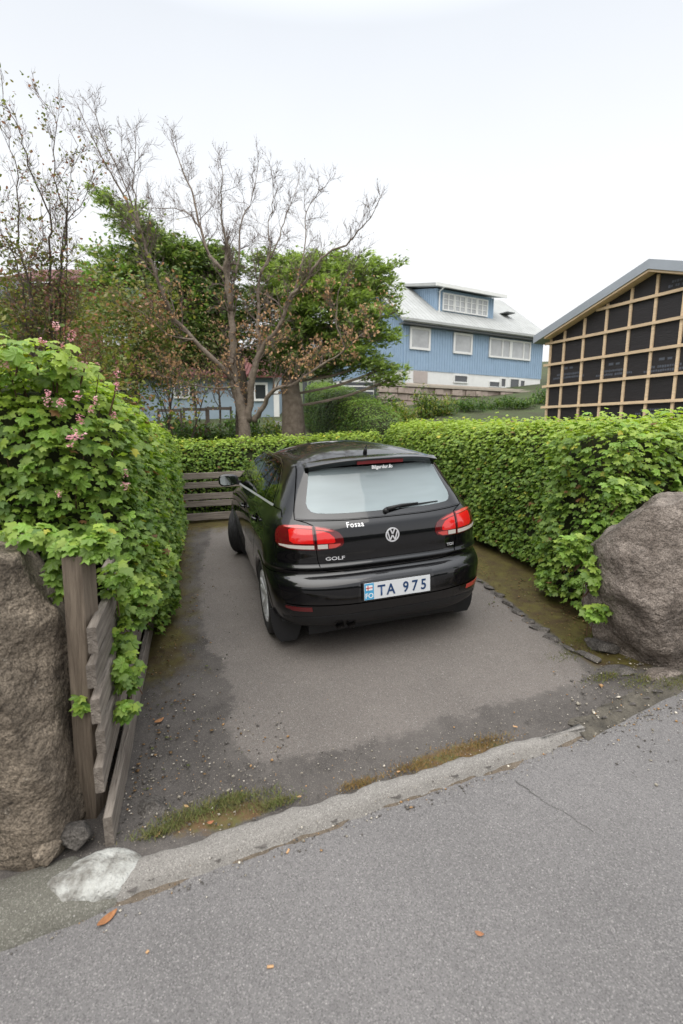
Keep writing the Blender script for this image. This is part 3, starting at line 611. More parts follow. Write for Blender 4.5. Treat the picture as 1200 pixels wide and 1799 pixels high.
def blob_extra(spots, dens):
    def f(rng):
        P = []; N = []
        for (c, r, cnt) in spots:
            d = unit(rng.normal(0, 1, (cnt, 3))); P.append(np.array(c)+d*np.array(r)*(rng.random((cnt, 1))**.33)); N.append(unit(d*.5+np.array([.2, -.6, .25])))
        return np.concatenate(P), np.concatenate(N)
    return f
# left hedge
def A_(px, py, Y): return tuple(at(px, py, Y))
lh_extra = blob_extra([(A_(215, 1120, 2.35), (.05, .12, .10), 60), (A_(225, 1180, 2.2), (.055, .10, .10), 60), (A_(222, 1245, 2.08), (.05, .05, .05), 34), (A_(140, 1235, 1.93), (.02, .02, .04), 10), (A_(205, 1020, 2.25), (.08, .10, .08), 60),
    (A_(150, 960, 2.0), (.13, .06, .06), 60), (A_(100, 1010, 2.05), (.03, .04, .13), 36), (A_(60, 940, 2.05), (.18, .08, .05), 60), (A_(118, 1300, 2.0), (.02, .03, .08), 12), (A_(180, 950, 2.05), (.07, .06, .08), 60), (A_(245, 1050, 2.6), (.08, .25, .16), 200), (A_(265, 1010, 3.0), (.10, .4, .25), 260),
    (A_(60, 632, 2.4), (.26, .15, .10), 120), (A_(10, 622, 2.3), (.18, .15, .10), 70), (A_(120, 655, 2.5), (.16, .15, .09), 90)], 1)
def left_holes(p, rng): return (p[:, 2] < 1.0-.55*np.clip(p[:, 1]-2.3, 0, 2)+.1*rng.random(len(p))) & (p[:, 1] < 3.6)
lh = hedge('tall currant hedge on the left with pink flowers above the stone gatepost', [(-1.72, 2.24), (-2.10, 3.6), (-3.37, 8.0)], .70, lambda s: np.interp(s, [0, .5, 1.2, 2.5, 6], [2.06, 2.10, 1.98, 1.78, 1.66]), .068, 3, cov=3.8, e0=.55, extra=lh_extra, hole_fn=left_holes, core_fn=core_left, lump=.07)
# right far and near hedges, back hedge
rh = hedge('long clipped currant hedge along the right side of the car', [(2.78, 4.55), (2.25, 6.6), (1.28, 10.2)], .55, lambda s: np.interp(s, [0, 3, 6], [1.60, 1.56, 1.52]), .058, 4, cov=3.7, e0=.4, lump=.05)
rn_extra = blob_extra([(A_(1045, 1010, 3.35), (.10, .10, .14), 90), (A_(1050, 1075, 3.25), (.09, .06, .07), 46), (A_(1010, 960, 3.5), (.14, .12, .12), 110), (A_(1090, 860, 3.3), (.14, .08, .10), 90)], 1)
rn = hedge('bushy near end of the right currant hedge behind the boulder', [(1.98, 4.12), (3.0, 4.50), (5.0, 5.2)], .50, lambda s: np.interp(s, [0, .6, 3], [1.60, 1.60, 1.66]), .074, 5, cov=3.8, e0=.38, extra=rn_extra, lump=.07)
bh = hedge('low clipped hedge behind the board fence across the drive end', [(-3.1, 8.62), (.75, 9.83)], .34, lambda s: np.interp(s, [0, 2, 4], [1.42, 1.40, 1.38]), .055, 6, cov=3.0, e0=.1, e1=.1, lump=.03, hole_fn=lambda p, rng: (p[:, 2] < .95) & (rng.random(len(p)) < .35))
ph = hedge('dark fine leaved hedge curving away beside the garden path', [(1.05, 10.5), (.45, 13), (-.35, 16.5), (-1.0, 19.5)], .55, lambda s: np.interp(s, [0, 1.5, 4, 9], [1.42, 1.65, 1.75, 1.6]), .050, 8, cov=2.0, e0=.3, lump=.05, ind=0, c_lo=(.045, .100, .018), c_hi=(.17, .27, .045), gfun=ground, T=ST, F=SF, maxn=30000)
# pink flowers of the currant
pink_m = mat('pink_petal', (.66, .33, .37), .6, var=.35, vscale=60, transl=.25)
pink_l = mat('pale_pink_petal', (.72, .42, .44), .6, var=.25, vscale=60, transl=.25)
for k, (px, py, Y, r) in enumerate([(98, 572, 2.45, .020), (124, 588, 2.45, .024), (122, 640, 2.40, .020), (132, 652, 2.42, .016), (205, 657, 2.62, .016), (206, 678, 2.6, .018), (84, 705, 2.16, .018), (106, 706, 2.16, .02), (134, 694, 2.2, .018), (168, 702, 2.32, .018), (160, 718, 2.3, .016), (124, 775, 2.14, .024), (136, 760, 2.14, .022), (140, 735, 2.2, .02), (220, 830, 2.52, .017), (221, 853, 2.50, .02), (104, 866, 2.13, .014), (85, 690, 2.2, .014), (10, 638, 2.2, .018), (75, 600, 2.35, .02), (200, 728, 2.45, .016), (148, 640, 2.5, .016), (170, 640, 2.6, .014), (110, 606, 2.4, .014)]):
    mb = MB(); rnd = random.Random(k); r *= .85
    for _ in range(26):
        c = Vector((rnd.gauss(0, .55)*r, rnd.gauss(0, .45)*r, rnd.uniform(-1.5, 1.1)*r)); a = rnd.uniform(0, PI); b = rnd.uniform(-.9, .9); s = r*rnd.uniform(.30, .52)
        e1_ = Vector((math.cos(a), math.sin(a), b)).normalized()*s; e2_ = Vector((-math.sin(a), math.cos(a), rnd.uniform(-1, 1))).normalized()*s*.7
        mb.add([c-e1_, c-e2_, c+e1_, c+e2_], [(0, 1, 2, 3)])
    p = at(px, py, Y); o = mb.build('flower_cluster', pink_m if k % 3 else pink_l, lh); o.location = p-Vector(lh.location)
for px, py, Y, px2, py2 in [(98, 572, 2.45, 100, 690), (124, 588, 2.45, 122, 690), (205, 657, 2.62, 192, 730), (60, 600, 2.35, 66, 660), (30, 610, 2.3, 28, 660), (150, 620, 2.5, 140, 680)]:
    mb = MB(); mb.tube([at(px2, py2, Y)-Vector(lh.location), at((px+px2)/2+3, (py+py2)/2, Y)-Vector(lh.location), at(px, py, Y)-Vector(lh.location)], [.005, .004, .002], 5)
    mb.build('stem', twig_m, lh)

# dark hedge and trees on the far side of the street (they mirror in the car)
oh = hedge('dark hedge across the street behind the viewpoint', [(-14, -9.5), (14, -4.5)], .8, lambda s: s*0+2.6, .30, 9, cov=1.6, e0=.5, ind=0, lump=.15, depth=.25, c_lo=(.02, .045, .01), c_hi=(.06, .11, .02), gfun=lambda x, y: plane(x, y), T=ST, F=SF, backc=1)
# ------------------------------------------------------------------ houses
white = mat('white_paint', (.78, .78, .76), .5, var=.05, vscale=3); glass_d = mat('dark_window_glass', (.045, .05, .055), .05, spec=.9)
glass_l = mat('curtained_glass', (.42, .43, .44), .12, spec=.8, var=.25, vscale=1.2); blue_m = mat('blue_siding', (.30, .415, .55), .6, var=.08, vscale=2)
roof_g = mat('pale_grey_roofing', (.40, .41, .40), .8, var=.12, vscale=1.5, bump=.2, bscale=12); dark_gut = mat('dark_gutter', (.09, .095, .095), .5)
def FR(name, origin, ang, label, cat='house', z=0):
    e = empty(name, (origin[0], origin[1], z), (0, 0, ang)); return tag(e, label, cat)
def panel(name, x0, x1, z0, z1, y, m, parent, th=.04):
    return MB().box((x0, y-th, z0), (x1, y, z1)).build(name, m, parent)
def window(parent, x0, x1, z0, z1, y=0, fr=.09, cols=(), rows=(), glass=None, side=None):
    """frame with mullions proud of the wall, glass a little behind its face"""
    mb = MB(); th = .07
    mb.box((x0, y-th, z0), (x0+fr, y, z1)); mb.box((x1-fr, y-th, z0), (x1, y, z1)); mb.box((x0+fr, y-th, z1-fr), (x1-fr, y, z1)); mb.box((x0+fr, y-th, z0), (x1-fr, y, z0+fr))
    for c, w in cols: mb.box((c-w/2, y-th+.01, z0+fr), (c+w/2, y-.002, z1-fr))
    for c, w in rows:
        ed = [x0+fr]+[q for cc, ww in cols for q in (cc-ww/2, cc+ww/2)]+[x1-fr]
        for a, b in zip(ed[::2], ed[1::2]): mb.box((a, y-th+.015, c-w/2), (b, y-.003, c+w/2))
    if side:
        R_ = Matrix.Rotation(-PI/2, 4, 'Z'); mb.v = [tuple(R_ @ Vector(v)) for v in mb.v]
    f = mb.build('window', white, parent)
    ed = [x0+fr]+[q for cc, ww in cols for q in (cc-ww/2, cc+ww/2)]+[x1-fr]
    for a, b in zip(ed[::2], ed[1::2]):
        g = MB().box((a, y-.022, z0+fr), (b, y-.006, z1-fr))
        if side: g.v = [tuple(Matrix.Rotation(-PI/2, 4, 'Z') @ Vector(v)) for v in g.v]
        g.build('pane', glass or glass_d, f)
    return f
# blue house on the hill
bh_ = FR('house', (3.30, 27), math.atan2(.485, .875), 'blue board clad house with white basement, dormer and pale roof', 'house')
MB().box((.03, .03, 2.0), (10.97, 7.97, 4.90)).build('basement', white, bh_)
mb = MB(); mb.add([(0,0,4.88),(11,0,4.88),(11,8,4.88),(0,8,4.88),(0,0,7.45),(11,0,7.45),(11,8,7.45),(0,8,7.45),(0,4,10.35),(11,4,10.35)], [(0,1,5,4),(2,3,7,6),(1,2,6,9,5),(3,0,4,8,7),(0,3,2,1),(4,5,9,8),(6,7,8,9)]); mb.build('wall', blue_m, bh_)
mb = MB()
for i in range(58): x = .02+i*.191; mb.box((x, -.025, 4.86), (x+.05, -.001, 7.44))
for i in range(41): y = .03+i*.196; zt = 7.45+2.9*(1-abs(y-4)/4); mb.box((-.025, y, 4.86), (-.001, y+.05, zt))
o = mb.build('batten', blue_m, bh_); o['kind'] = 'stuff'
# roof slabs
sl = (10.45-7.55)/4
def slab(x0, x1, y0, y1, z0, z1, th, name, m, parent):
    mb = MB(); mb.add([(x0,y0,z0),(x1,y0,z0),(x1,y1,z1),(x0,y1,z1),(x0,y0,z0+th),(x1,y0,z0+th),(x1,y1,z1+th),(x0,y1,z1+th)], [(3,2,1,0),(4,5,6,7),(0,1,5,4),(1,2,6,5),(2,3,7,6),(3,0,4,7)]); return mb.build(name, m, parent)
slab(-.35, 11.3, -.45, 4.0, 7.55-.45*sl, 10.45, .14, 'roof', roof_g, bh_); slab(-.35, 11.3, 4.0, 8.45, 10.45, 7.55-.45*sl, .14, 'roof', roof_g, bh_)
MB().box((-.35, -.56, 7.27), (11.3, -.455, 7.40)).build('gutter', roof_g, bh_); MB().box((-.3, -.44, 7.12), (11.25, -.02, 7.19)).build('soffit', dark_gut, bh_)
mb = MB()
for i in range(38): x = -.2+i*.31; mb.add([(x,-.45,7.37),(x+.03,-.45,7.37),(x+.03,4,10.595),(x,4,10.595),(x,-.45,7.38),(x+.03,-.45,7.38),(x+.03,4,10.605),(x,4,10.605)], [(3,2,1,0),(4,5,6,7),(0,1,5,4),(1,2,6,5),(2,3,7,6),(3,0,4,7)])
o = mb.build('roof_seam', roof_g, bh_); o['kind'] = 'stuff'
mb = MB(); mb.add([(3.0,1,8.15),(7.5,1,8.15),(7.5,1,9.6),(3.0,1,9.6),(3.0,3.9,10.2),(7.5,3.9,10.2),(3.0,3.9,9.9),(7.5,3.9,9.9)], [(0,1,2,3),(0,3,4,6),(1,7,5,2),(3,2,5,4),(0,6,7,1)]); mb.build('dormer_wall', blue_m, bh_)
mb = MB()
for i in range(24): x = 3.0+i*.191; mb.box((x, .972, 8.1), (x+.05, .998, 9.6))
for i in range(14): y = 1.05+i*.19; mb.box((2.975, y, min(7.7+.725*y, 9.7)), (2.998, y+.05, 9.62+.2*(y-1)*.7))
o = mb.build('dormer_batten', blue_m, bh_); o['kind'] = 'stuff'
slab(2.55, 7.95, .5, 4.3, 9.58, 10.42, .16, 'dormer_roof', roof_g, bh_)
MB().box((2.5, .42, 9.56), (8.0, .495, 9.74)).build('dormer_fascia', white, bh_)
MB().tube([(3.16, .5, 9.6), (3.16, .93, 9.45), (3.16, .93, 8.1)], .045, 8).build('downpipe', white, bh_)
MB().tube([(.06, -.07, 7.1), (.06, -.07, 4.0)], .04, 8).build('downpipe', blue_m, bh_)
for i in range(4):
    x = 3.40+i*.89; window(bh_, x, x+.87, 8.45, 9.42, .97, .07, cols=[(x+.435, .07)], rows=[(8.78, .035), (9.09, .035)], glass=glass_l)
window(bh_, .38, 1.78, 5.94, 7.1, -.03, .12, glass=glass_l); window(bh_, 3.44, 4.87, 5.94, 7.08, -.03, .12, glass=glass_l)
window(bh_, 6.22, 8.02, 5.92, 7.05, -.03, .1, cols=[(7.32, .09)], glass=glass_l); window(bh_, 8.03, 9.78, 5.92, 7.05, -.03, .1, cols=[(9.15, .09)], glass=glass_l)
window(bh_, 3.6, 4.7, 4.33, 4.80, .03, .07); window(bh_, 7.35, 7.85, 4.2, 4.80, .03, .07); window(bh_, 8.15, 9.0, 4.2, 4.80, .03, .05); window(bh_, 9.02, 9.55, 4.2, 4.78, .03, .08); window(bh_, 6.4, 7.3, 4.2, 4.55, .03, .04)
pinkish = mat('pinkish_board', (.46, .40, .37), .8, var=.1, vscale=3)
panel('vent_panel', .75, 1.7, 4.2, 4.82, .03, pinkish, bh_)
f = window(bh_, -2.71, -1.96, 4.14, 4.78, .03, .09, side=True); panel('skylight', 8.9, 9.6, 8.99, 9.05, 1.9, dark_gut, bh_, th=.7)
# retaining wall in front of it
rw = FR('retaining_wall', (3.30, 27), math.atan2(.485, .875), 'long low pinkish stone retaining wall below the blue house', 'wall')
stone_pk = mat('pinkish_stone', (.24, .185, .155), .95, col2=(.50, .41, .36), vscale=2.2, bump=1, bscale=6)
rnd = random.Random(4); mb = MB()
mb.box((-3.2, -2.3, 1.0), (14, -2.12, 3.71)); mb.build('wall_core', stone_pk, rw)
stm = MB()
for r in range(3):
    x = -3.2
    while x < 14:
        w_ = rnd.uniform(.25, .7); z0 = 2.71+r*.33; j = rnd.uniform(.0, .14)
        stm.add([(x+rnd.uniform(0,.03), -2.36-j, z0+.03), (x+w_-.03, -2.36-j, z0+rnd.uniform(.01,.05)), (x+w_-.02, -2.36-j, z0+.31), (x+.02, -2.34-j, z0+.30), (x, -2.25, z0), (x+w_, -2.25, z0), (x+w_, -2.25, z0+.33), (x, -2.25, z0+.33)], [(0,1,2,3),(4,5,1,0),(5,6,2,1),(6,7,3,2),(7,4,0,3)]); x += w_
o = stm.build('stone', stone_pk, rw); o['kind'] = 'stuff'
ledge = mat('pale_ledge', (.42, .37, .31), .9, var=.15, vscale=3)
MB().box((-3.3, -2.5, 3.72), (14.1, -1.7, 3.83)).build('coping', ledge, rw); MB().box((-2.4, -1.7, 3.83), (14.1, -1.6, 3.98)).build('coping', ledge, rw)
# grey garden fence left of the blue house
gf = FR('garden_fence', (.3, 23.2), .12, 'small dark grey garden fence left of the blue house', 'fence', float(ground(.3, 23.2)))
grey_f = mat('dark_grey_paint', (.055, .06, .068), .6)
for i in range(9): MB().box((-2.0+i*.17, -.02, .2), (-1.9+i*.17, .02, 1.25)).build('picket', grey_f, gf)
for i in range(5): MB().box((-.30, -.03, .28+i*.21), (1.2, .01, .43+i*.21)).build('slat', grey_f, gf)
for x in (-2.1, -.4, 1.25): MB().box((x, -.05, -.3), (x+.09, .04, 1.3)).build('post', grey_f, gf)
# unfinished gable building
ug = FR('unfinished_building', (5.77, 13.5), math.atan2(-.905, .426), 'unfinished gable building in black membrane with pale timber battens', 'building')
memb = mat('black_membrane', (.020, .017, .019), .55, var=.25, vscale=2.5, bump=.35, bscale=6, stretch=(1, 1, 9))
def rz(x): return 5.02-.348*abs(x-2.50)
V = [(-.22, 0, .2), (5.22, 0, .2), (5.22, 0, rz(5.22)), (2.5, 0, rz(2.5)), (-.22, 0, rz(-.22))]; n = 5
mb = MB(); mb.add(V+[(x, 9, z) for x, y, z in V], [(0,1,2,3,4), (9,8,7,6,5)]+[(i, (i+1) % n, n+(i+1) % n, n+i) for i in range(n)]); mb.build('wall', memb, ug)
pine = mat('pale_pine', (.68, .51, .335), .7, var=.16, vscale=4, stretch=(1, 1, 8), objrand=.1)
cols_x = [-.20, .24, .82, 1.42, 2.01, 2.58, 3.17, 3.76, 4.35, 4.94]
rows_z = [1.13, 1.70, 2.265, 2.825, 3.39, 3.955, 4.52]
for x in cols_x:
    zt = rz(x)-.03; mb = MB(); mb.box((x-.03, -.035, .5), (x+.03, -.001, zt)); mb.build('batten', pine, ug)
for z in rows_z:
    hw_ = (5.02-z)/.348; x0 = max(-.36, 2.5-hw_+.08); x1 = min(5.3, 2.5+hw_-.08)
    MB().box((x0, -.071, z-.032), (x1, -.036, z+.032)).build('crossbar', pine, ug)
gal = mat('galvanised_flashing', (.36, .39, .43), .38, metal=.35, var=.08, vscale=2)
for s in (-1, 1):
    mb = MB(); xa, xb = 2.5, 2.5+s*3.08; za, zb = 5.26, 5.26-.348*3.08
    mb.add([(xa, -.28, za-.20), (xb, -.28, zb-.20), (xb, -.28, zb), (xa, -.28, za), (xa, 9.2, za-.20), (xb, 9.2, zb-.20), (xb, 9.2, zb), (xa, 9.2, za)], [(0,1,2,3),(7,6,5,4),(0,4,5,1),(1,5,6,2),(2,6,7,3),(3,7,4,0)]); mb.build('roof', gal, ug)
    mb = MB(); mb.add([(xa, -.25, za-.25), (xb-s*.35, -.25, zb-.25+.122), (xb-s*.35, -.25, zb-.203+.122), (xa, -.25, za-.203), (xa, -.003, za-.25), (xb-s*.35, -.003, zb-.25+.122), (xb-s*.35, -.003, zb-.203+.122), (xa, -.003, za-.203)], [(0,1,2,3),(7,6,5,4),(0,4,5,1),(1,5,6,2),(2,6,7,3),(3,7,4,0)]); mb.build('verge_board', pine, ug)
# faint printed marks on the membrane
prt = mat('membrane_print', (.085, .095, .12), .6); rnd = random.Random(2)
def prints(x0, z0, s=1.0):
    mb = MB()
    for (dx_, w_, dz, h) in [(.32, .12, .24, .06), (.50, .10, .24, .05)]: mb.box((x0+dx_*s, -.0045, z0+dz), (x0+(dx_+w_)*s, -.003, z0+dz+h))
    for row, (a, b) in enumerate([(.0, .92), (.12, .80)]):
        x = a
        while x < b:
            w_ = rnd.uniform(.022, .05)
            if rnd.random() > .12: mb.box((x0+x*s, -.0045, z0+row*.085+rnd.uniform(0, .012)), (x0+(x+w_)*s, -.003, z0+row*.085+rnd.uniform(.05, .06)))
            x += w_+.012
    o = mb.build('print', prt, ug); o['kind'] = 'stuff'
for x0, z0 in [(-.05, 2.98), (1.25, 2.93), (2.45, 2.90), (3.6, 2.9), (2.75, 4.62), (2.35, 1.98)]: prints(x0, z0)
# red roofed house behind the trees
rhs = FR('house', (0, 0), 0, 'pale blue walled house with red roofs hidden behind the bare tree', 'house')
lb = mat('pale_blue_render', (.30, .38, .45), .85, var=.07, vscale=2); red = mat('red_roofing', (.11, .026, .022), .7, var=.25, vscale=3)
MB().box((-17, 22, 1.0), (-2.82, 26, 3.93)).build('wall', lb, rhs)
MB().box((-3.0, 21.93, 1.0), (-2.76, 21.998, 3.9)).build('corner_board', white, rhs)
mb = MB(); mb.add([(-17.3, 21.6, 3.88), (-2.6, 21.6, 3.88), (-2.6, 24.6, 5.45), (-17.3, 24.6, 5.45), (-17.3, 21.6, 3.99), (-2.6, 21.6, 3.99), (-2.6, 24.6, 5.56), (-17.3, 24.6, 5.56)], [(3,2,1,0),(4,5,6,7),(0,1,5,4),(1,2,6,5),(2,3,7,6),(3,0,4,7)]); mb.build('roof', red, rhs)
mb = MB()
for i in range(92): x = -17.2+i*.158; mb.add([(x,21.58,3.99),(x+.06,21.58,3.99),(x+.06,24.6,5.57),(x,24.6,5.57),(x,21.58,4.03),(x+.06,21.58,4.03),(x+.06,24.6,5.61),(x,24.6,5.61)], [(4,5,6,7),(0,1,5,4),(1,2,6,5),(3,0,4,7)])
o = mb.build('roof_rib', red, rhs); o['kind'] = 'stuff'
MB().box((-3.2, 24.6, 1.0), (-2.9, 24.9, 5.4)).build('wall_end', lb, rhs)
redw = mat('brick_red_cladding', (.22, .075, .055), .85, var=.15, vscale=3)
mb = MB(); V = [(-16, 24.7, 5.3), (-7.2, 24.7, 5.3), (-7.2, 24.7, 8.6), (-16, 24.7, 8.6)]; mb.add(V+[(x, 32, z) for x, y, z in V], [(3,2,1,0),(4,5,6,7),(0,1,5,4),(1,2,6,5),(2,3,7,6),(3,0,4,7)]); mb.build('upper_wall', redw, rhs)
slab(-16.4, -6.8, 24.2, 28.5, 8.5, 10.2, .15, 'roof', red, rhs); slab(-16.4, -6.8, 28.5, 32.5, 10.2, 8.5, .15, 'roof', red, rhs)
pg_ = mat('pale_green_glass', (.30, .36, .34), .1, spec=.8, var=.3, vscale=1.5)
for x in (-11.6, -10.6): window(rhs, x, x+.93, 5.72, 6.9, 24.69, .1, cols=[(x+.46, .06)], glass=pg_)
window(rhs, -10.35, -9.5, 7.62, 8.45, 24.69, .08, glass=pg_)
window(rhs, -7.42, -6.38, 3.02, 3.75, 21.99, .08, cols=[(-7.08, .08), (-6.73, .08)]); window(rhs, -9.9, -8.93, 3.0, 3.7, 21.99, .09, cols=[(-9.42, .08)]); window(rhs, -4.72, -4.12, 2.9, 3.7, 21.99, .1); window(rhs, -3.90, -3.25, 2.9, 3.7, 21.99, .1)
window(rhs, -13, -12, 3.0, 3.7, 21.99, .09)
# slate grey house at the far left edge
gh = FR('house', (-10.3, 14.5), .25, 'slate grey house at the left edge behind the thin trees', 'house')
sg = mat('slate_cladding', (.045, .05, .06), .7, var=.12, vscale=2); MB().box((-7, 0, 0), (0, 7, 5.0)).build('wall', sg, gh)
slab(-7.3, .3, -.4, 3.5, 4.85, 6.6, .15, 'roof', sg, gh); slab(-7.3, .3, 3.5, 7.4, 6.6, 4.85, .15, 'roof', sg, gh); window(gh, -1.1, -.35, 4.1, 4.9, -.01, .09, cols=[(-.72, .05)])

# ------------------------------------------------------------------ garden path
pm = mat('path_asphalt', (.085, .08, .078), .9, col2=(.13, .125, .12), vscale=6, bump=.5, bscale=60)
L2 = [(-.15, 9.9), (-.6, 12), (-1.3, 15), (-1.95, 18), (-2.3, 20.5)]
V = [];
for x, y in L2: V += [(x-.5, y, float(ground(x, y))+.01), (x+.55, y, float(ground(x, y))+.01)]
o = npmesh('garden_path', V, [(2*i, 2*i+1, 2*i+3, 2*i+2) for i in range(4)], pm); o['kind'] = 'structure'

# ------------------------------------------------------------------ trees
bark = mat('grey_brown_bark', (.115, .088, .066), .9, col2=(.27, .22, .175), vscale=7, bump=1, bscale=22); bark_d = mat('dark_bark', (.045, .034, .026), .9, col2=(.11, .085, .065), vscale=6, bump=1, bscale=14)
twigc = mat('bare_twig', (.14, .105, .088), .85)
class Twigs:
    def __init__(s): s.mb = MB(); s.tips = []; s.mid = []
    def grow(s, p, d, L, r, lvl, rnd, up=.25, wob=.22, kids=(5, 4, 3), seg=4, spread=(.45, .95)):
        pts = [p]; rr = [r]; q = p.copy(); dd = d.normalized()
        for i in range(seg):
            dd = (dd+Vector((rnd.gauss(0, wob), rnd.gauss(0, wob), rnd.gauss(0, wob)+up*.35))).normalized(); q = q+dd*L/seg; pts.append(q.copy()); rr.append(r*(1-.72*(i+1)/seg))
        s.mb.tube(pts, rr, 5 if r > .012 else 3, False); s.tips.append((q.copy(), dd.copy(), lvl)); s.mid.append((pts[len(pts)//2], dd.copy(), lvl))
        if lvl <= 0: return
        for _ in range(kids[-lvl] if lvl <= len(kids) else kids[0]):
            t = rnd.uniform(.25, 1)*seg; i = min(int(t), seg-1); f = t-i; b = pts[i].lerp(pts[i+1], f); a = rnd.uniform(0, 2*PI); sp_ = rnd.uniform(*spread)
            ax = dd.orthogonal().normalized(); ax.rotate(Matrix.Rotation(a, 3, dd)); nd = (dd*math.cos(sp_)+ax*math.sin(sp_)); nd.z += up*.6
            s.grow(b, nd, L*rnd.uniform(.45, .72), max(.0030, r*(1-.6*t/seg)*.52), lvl-1, rnd, up, wob, kids, seg if lvl > 1 else 3, spread)
def smooth_pts(pts, m=4):
    out = []
    n = len(pts)
    for i in range(n-1):
        p0, p1, p2, p3 = pts[max(i-1, 0)], pts[i], pts[i+1], pts[min(i+2, n-1)]
        for k in range(m):
            t = k/m; out.append(.5*((2*p1)+(p2-p0)*t+(2*p0-5*p1+4*p2-p3)*t*t+(3*p1-p0-3*p2+p3)*t**3))
    out.append(pts[-1].copy()); return out
def limb_tree(root, limbs, m, rnd, twigp, ref, every=.35, tl=1.0, lvl=2, kids=(5, 4, 3), up=.3, start=.25, n=9):
    tw = Twigs()
    for pts, r0, r1 in limbs:
        P_ = smooth_pts([Vector(p) for p in pts]); P_ = [p+Vector((rnd.gauss(0, .012), rnd.gauss(0, .012), rnd.gauss(0, .01))) if i else p for i, p in enumerate(P_)]
        k = len(P_); R_ = [(r0*.92+(r1*.6-r0*.92)*(i/(k-1))**.6) for i in range(k)]
        MB().tube([p-ref for p in P_], R_, n).build('limb', m, root, True)
        Ls = [0]
        for a, b in zip(P_, P_[1:]): Ls.append(Ls[-1]+(b-a).length)
        T_ = Ls[-1]; s = T_*start+rnd.random()*every
        while s < T_:
            i = max(j for j in range(k) if Ls[j] <= s); i = min(i, k-2); dd = (P_[i+1]-P_[i]).normalized(); a = rnd.uniform(0, 2*PI); sp_ = rnd.uniform(.5, 1.0)
            ax = dd.orthogonal().normalized(); ax.rotate(Matrix.Rotation(a, 3, dd)); nd = dd*math.cos(sp_)+ax*math.sin(sp_)
            rr = R_[i]; tw.grow(P_[i]-ref, nd, tl*rnd.uniform(.5, 1.15)*(1.05-.45*s/T_), max(.0065, min(rr*.45, .018)), lvl, rnd, up, .22, kids)
            s += every*rnd.uniform(.6, 1.3)
        tw.grow(P_[-1]-ref, P_[-1]-P_[-2], tl*.55, r1, lvl, rnd, up, .14, kids)
    o = tw.mb.build('crown', twigp, root); o['kind'] = 'stuff'
    return tw
def px_limb(pts, Y0, Y1): n = len(pts)-1; return [at(x, y, Y0+(Y1-Y0)*i/n) for i, (x, y) in enumerate(pts)]
rnd = random.Random(21)
Yt = 10.9; base = at(432, 775, Yt); base.z = float(ground(base.x, base.y))
bt = empty('bare_tree', base); tag(bt, 'large bare spreading tree with many grey limbs in the garden', 'tree')
limbs = [
 (px_limb([(432, 800), (428, 735), (416, 690), (408, 645), (409, 590), (405, 540), (400, 480), (398, 455)], 10.9, 10.8), .175, .065),
 (px_limb([(400, 480), (369, 449), (352, 400), (340, 345), (322, 300), (308, 262)], 10.8, 11.6), .055, .012),
 (px_limb([(410, 665), (384, 641), (340, 597), (300, 548), (268, 470), (247, 408), (215, 340), (187, 290), (150, 218)], 10.85, 9.6), .085, .010),
 (px_limb([(405, 545), (396, 468), (403, 438), (390, 395), (388, 350), (392, 296)], 10.8, 10.2), .06, .010),
 (px_limb([(434, 740), (440, 700), (446, 652), (465, 606), (492, 572), (507, 526), (536, 495), (564, 453), (607, 430), (637, 399), (660, 366)], 10.9, 9.9), .100, .009),
 (px_limb([(438, 690), (438, 665), (453, 622), (453, 564), (457, 484), (469, 464), (486, 430), (499, 392), (522, 330)], 10.9, 11.8), .085, .009),
 (px_limb([(446, 740), (462, 715), (478, 687), (515, 675), (568, 641), (607, 614), (655, 572)], 10.9, 9.8), .085, .010),
 (px_limb([(407, 545), (408, 500), (418, 455), (423, 390), (442, 353), (452, 300)], 10.8, 11.6), .045, .009),
 (px_limb([(492, 572), (520, 500), (535, 440), (538, 372), (565, 330)], 10.4, 10.9), .03, .009),
 (px_limb([(457, 484), (475, 440), (470, 400), (478, 360), (480, 320)], 11.3, 11.5), .025, .008),
 (px_limb([(340, 597), (300, 590), (265, 560), (235, 540)], 10.4, 10.0), .03, .010),
 (px_limb([(412, 680), (360, 680), (310, 668), (270, 655)], 10.8, 10.2), .03, .010),
 (px_limb([(352, 400), (330, 375), (310, 368), (280, 365), (250, 365)], 11.2, 11.6), .02, .007),
 (px_limb([(247, 408), (240, 360), (235, 320), (240, 260)], 10.0, 9.8), .025, .008),
 (px_limb([(300, 548), (262, 450), (225, 340), (185, 250), (165, 200)], 10.3, 10.3), .03, .008),
 (px_limb([(607, 614), (590, 560), (600, 500), (620, 470)], 10.2, 10.0), .022, .007),
]
MB().tube([Vector((0, 0, -.2)), Vector((0, 0, .12)), at(430, 755, Yt)-base], [.22, .17, .10], 12).build('trunk', bark, bt, True)
tw = limb_tree(bt, limbs, bark, rnd, twigc, base, every=.145, tl=.72, lvl=2, kids=(5, 5), up=.22, start=.22)
# dry buds and last year's brown leaves on the lower limbs
P = []; C_ = []; ZS = []
for p, d, l in tw.tips+tw.mid:
    w = p+base; hz = (w.z-1.5)/3.2
    if hz < 1.0 and rnd.random() < .34-.28*hz*hz:
        for _ in range(rnd.randint(1, 3)): P.append(p+Vector((rnd.gauss(0, .04), rnd.gauss(0, .04), rnd.gauss(0, .04)))); k = rnd.random(); C_.append((.30+.22*k, .18+.14*k, .09+.08*k)); ZS.append(rnd.uniform(.04, .08))
    elif rnd.random() < .12: P.append(p); C_.append((.16, .12, .09)); ZS.append(.025)
P = np.array(P); n = len(P); ups = RNG.normal(0, .5, (n, 3))+[0, 0, .9]
bud_m = mat('dry_leaf', attr=True, rough=.8, transl=.2)
o = leaf_mesh('dry_leaves', P, RNG.normal(0, 1, (n, 3)), ups, np.array(ZS), np.array(C_), ST, SF, bud_m, bt); o['kind'] = 'stuff'

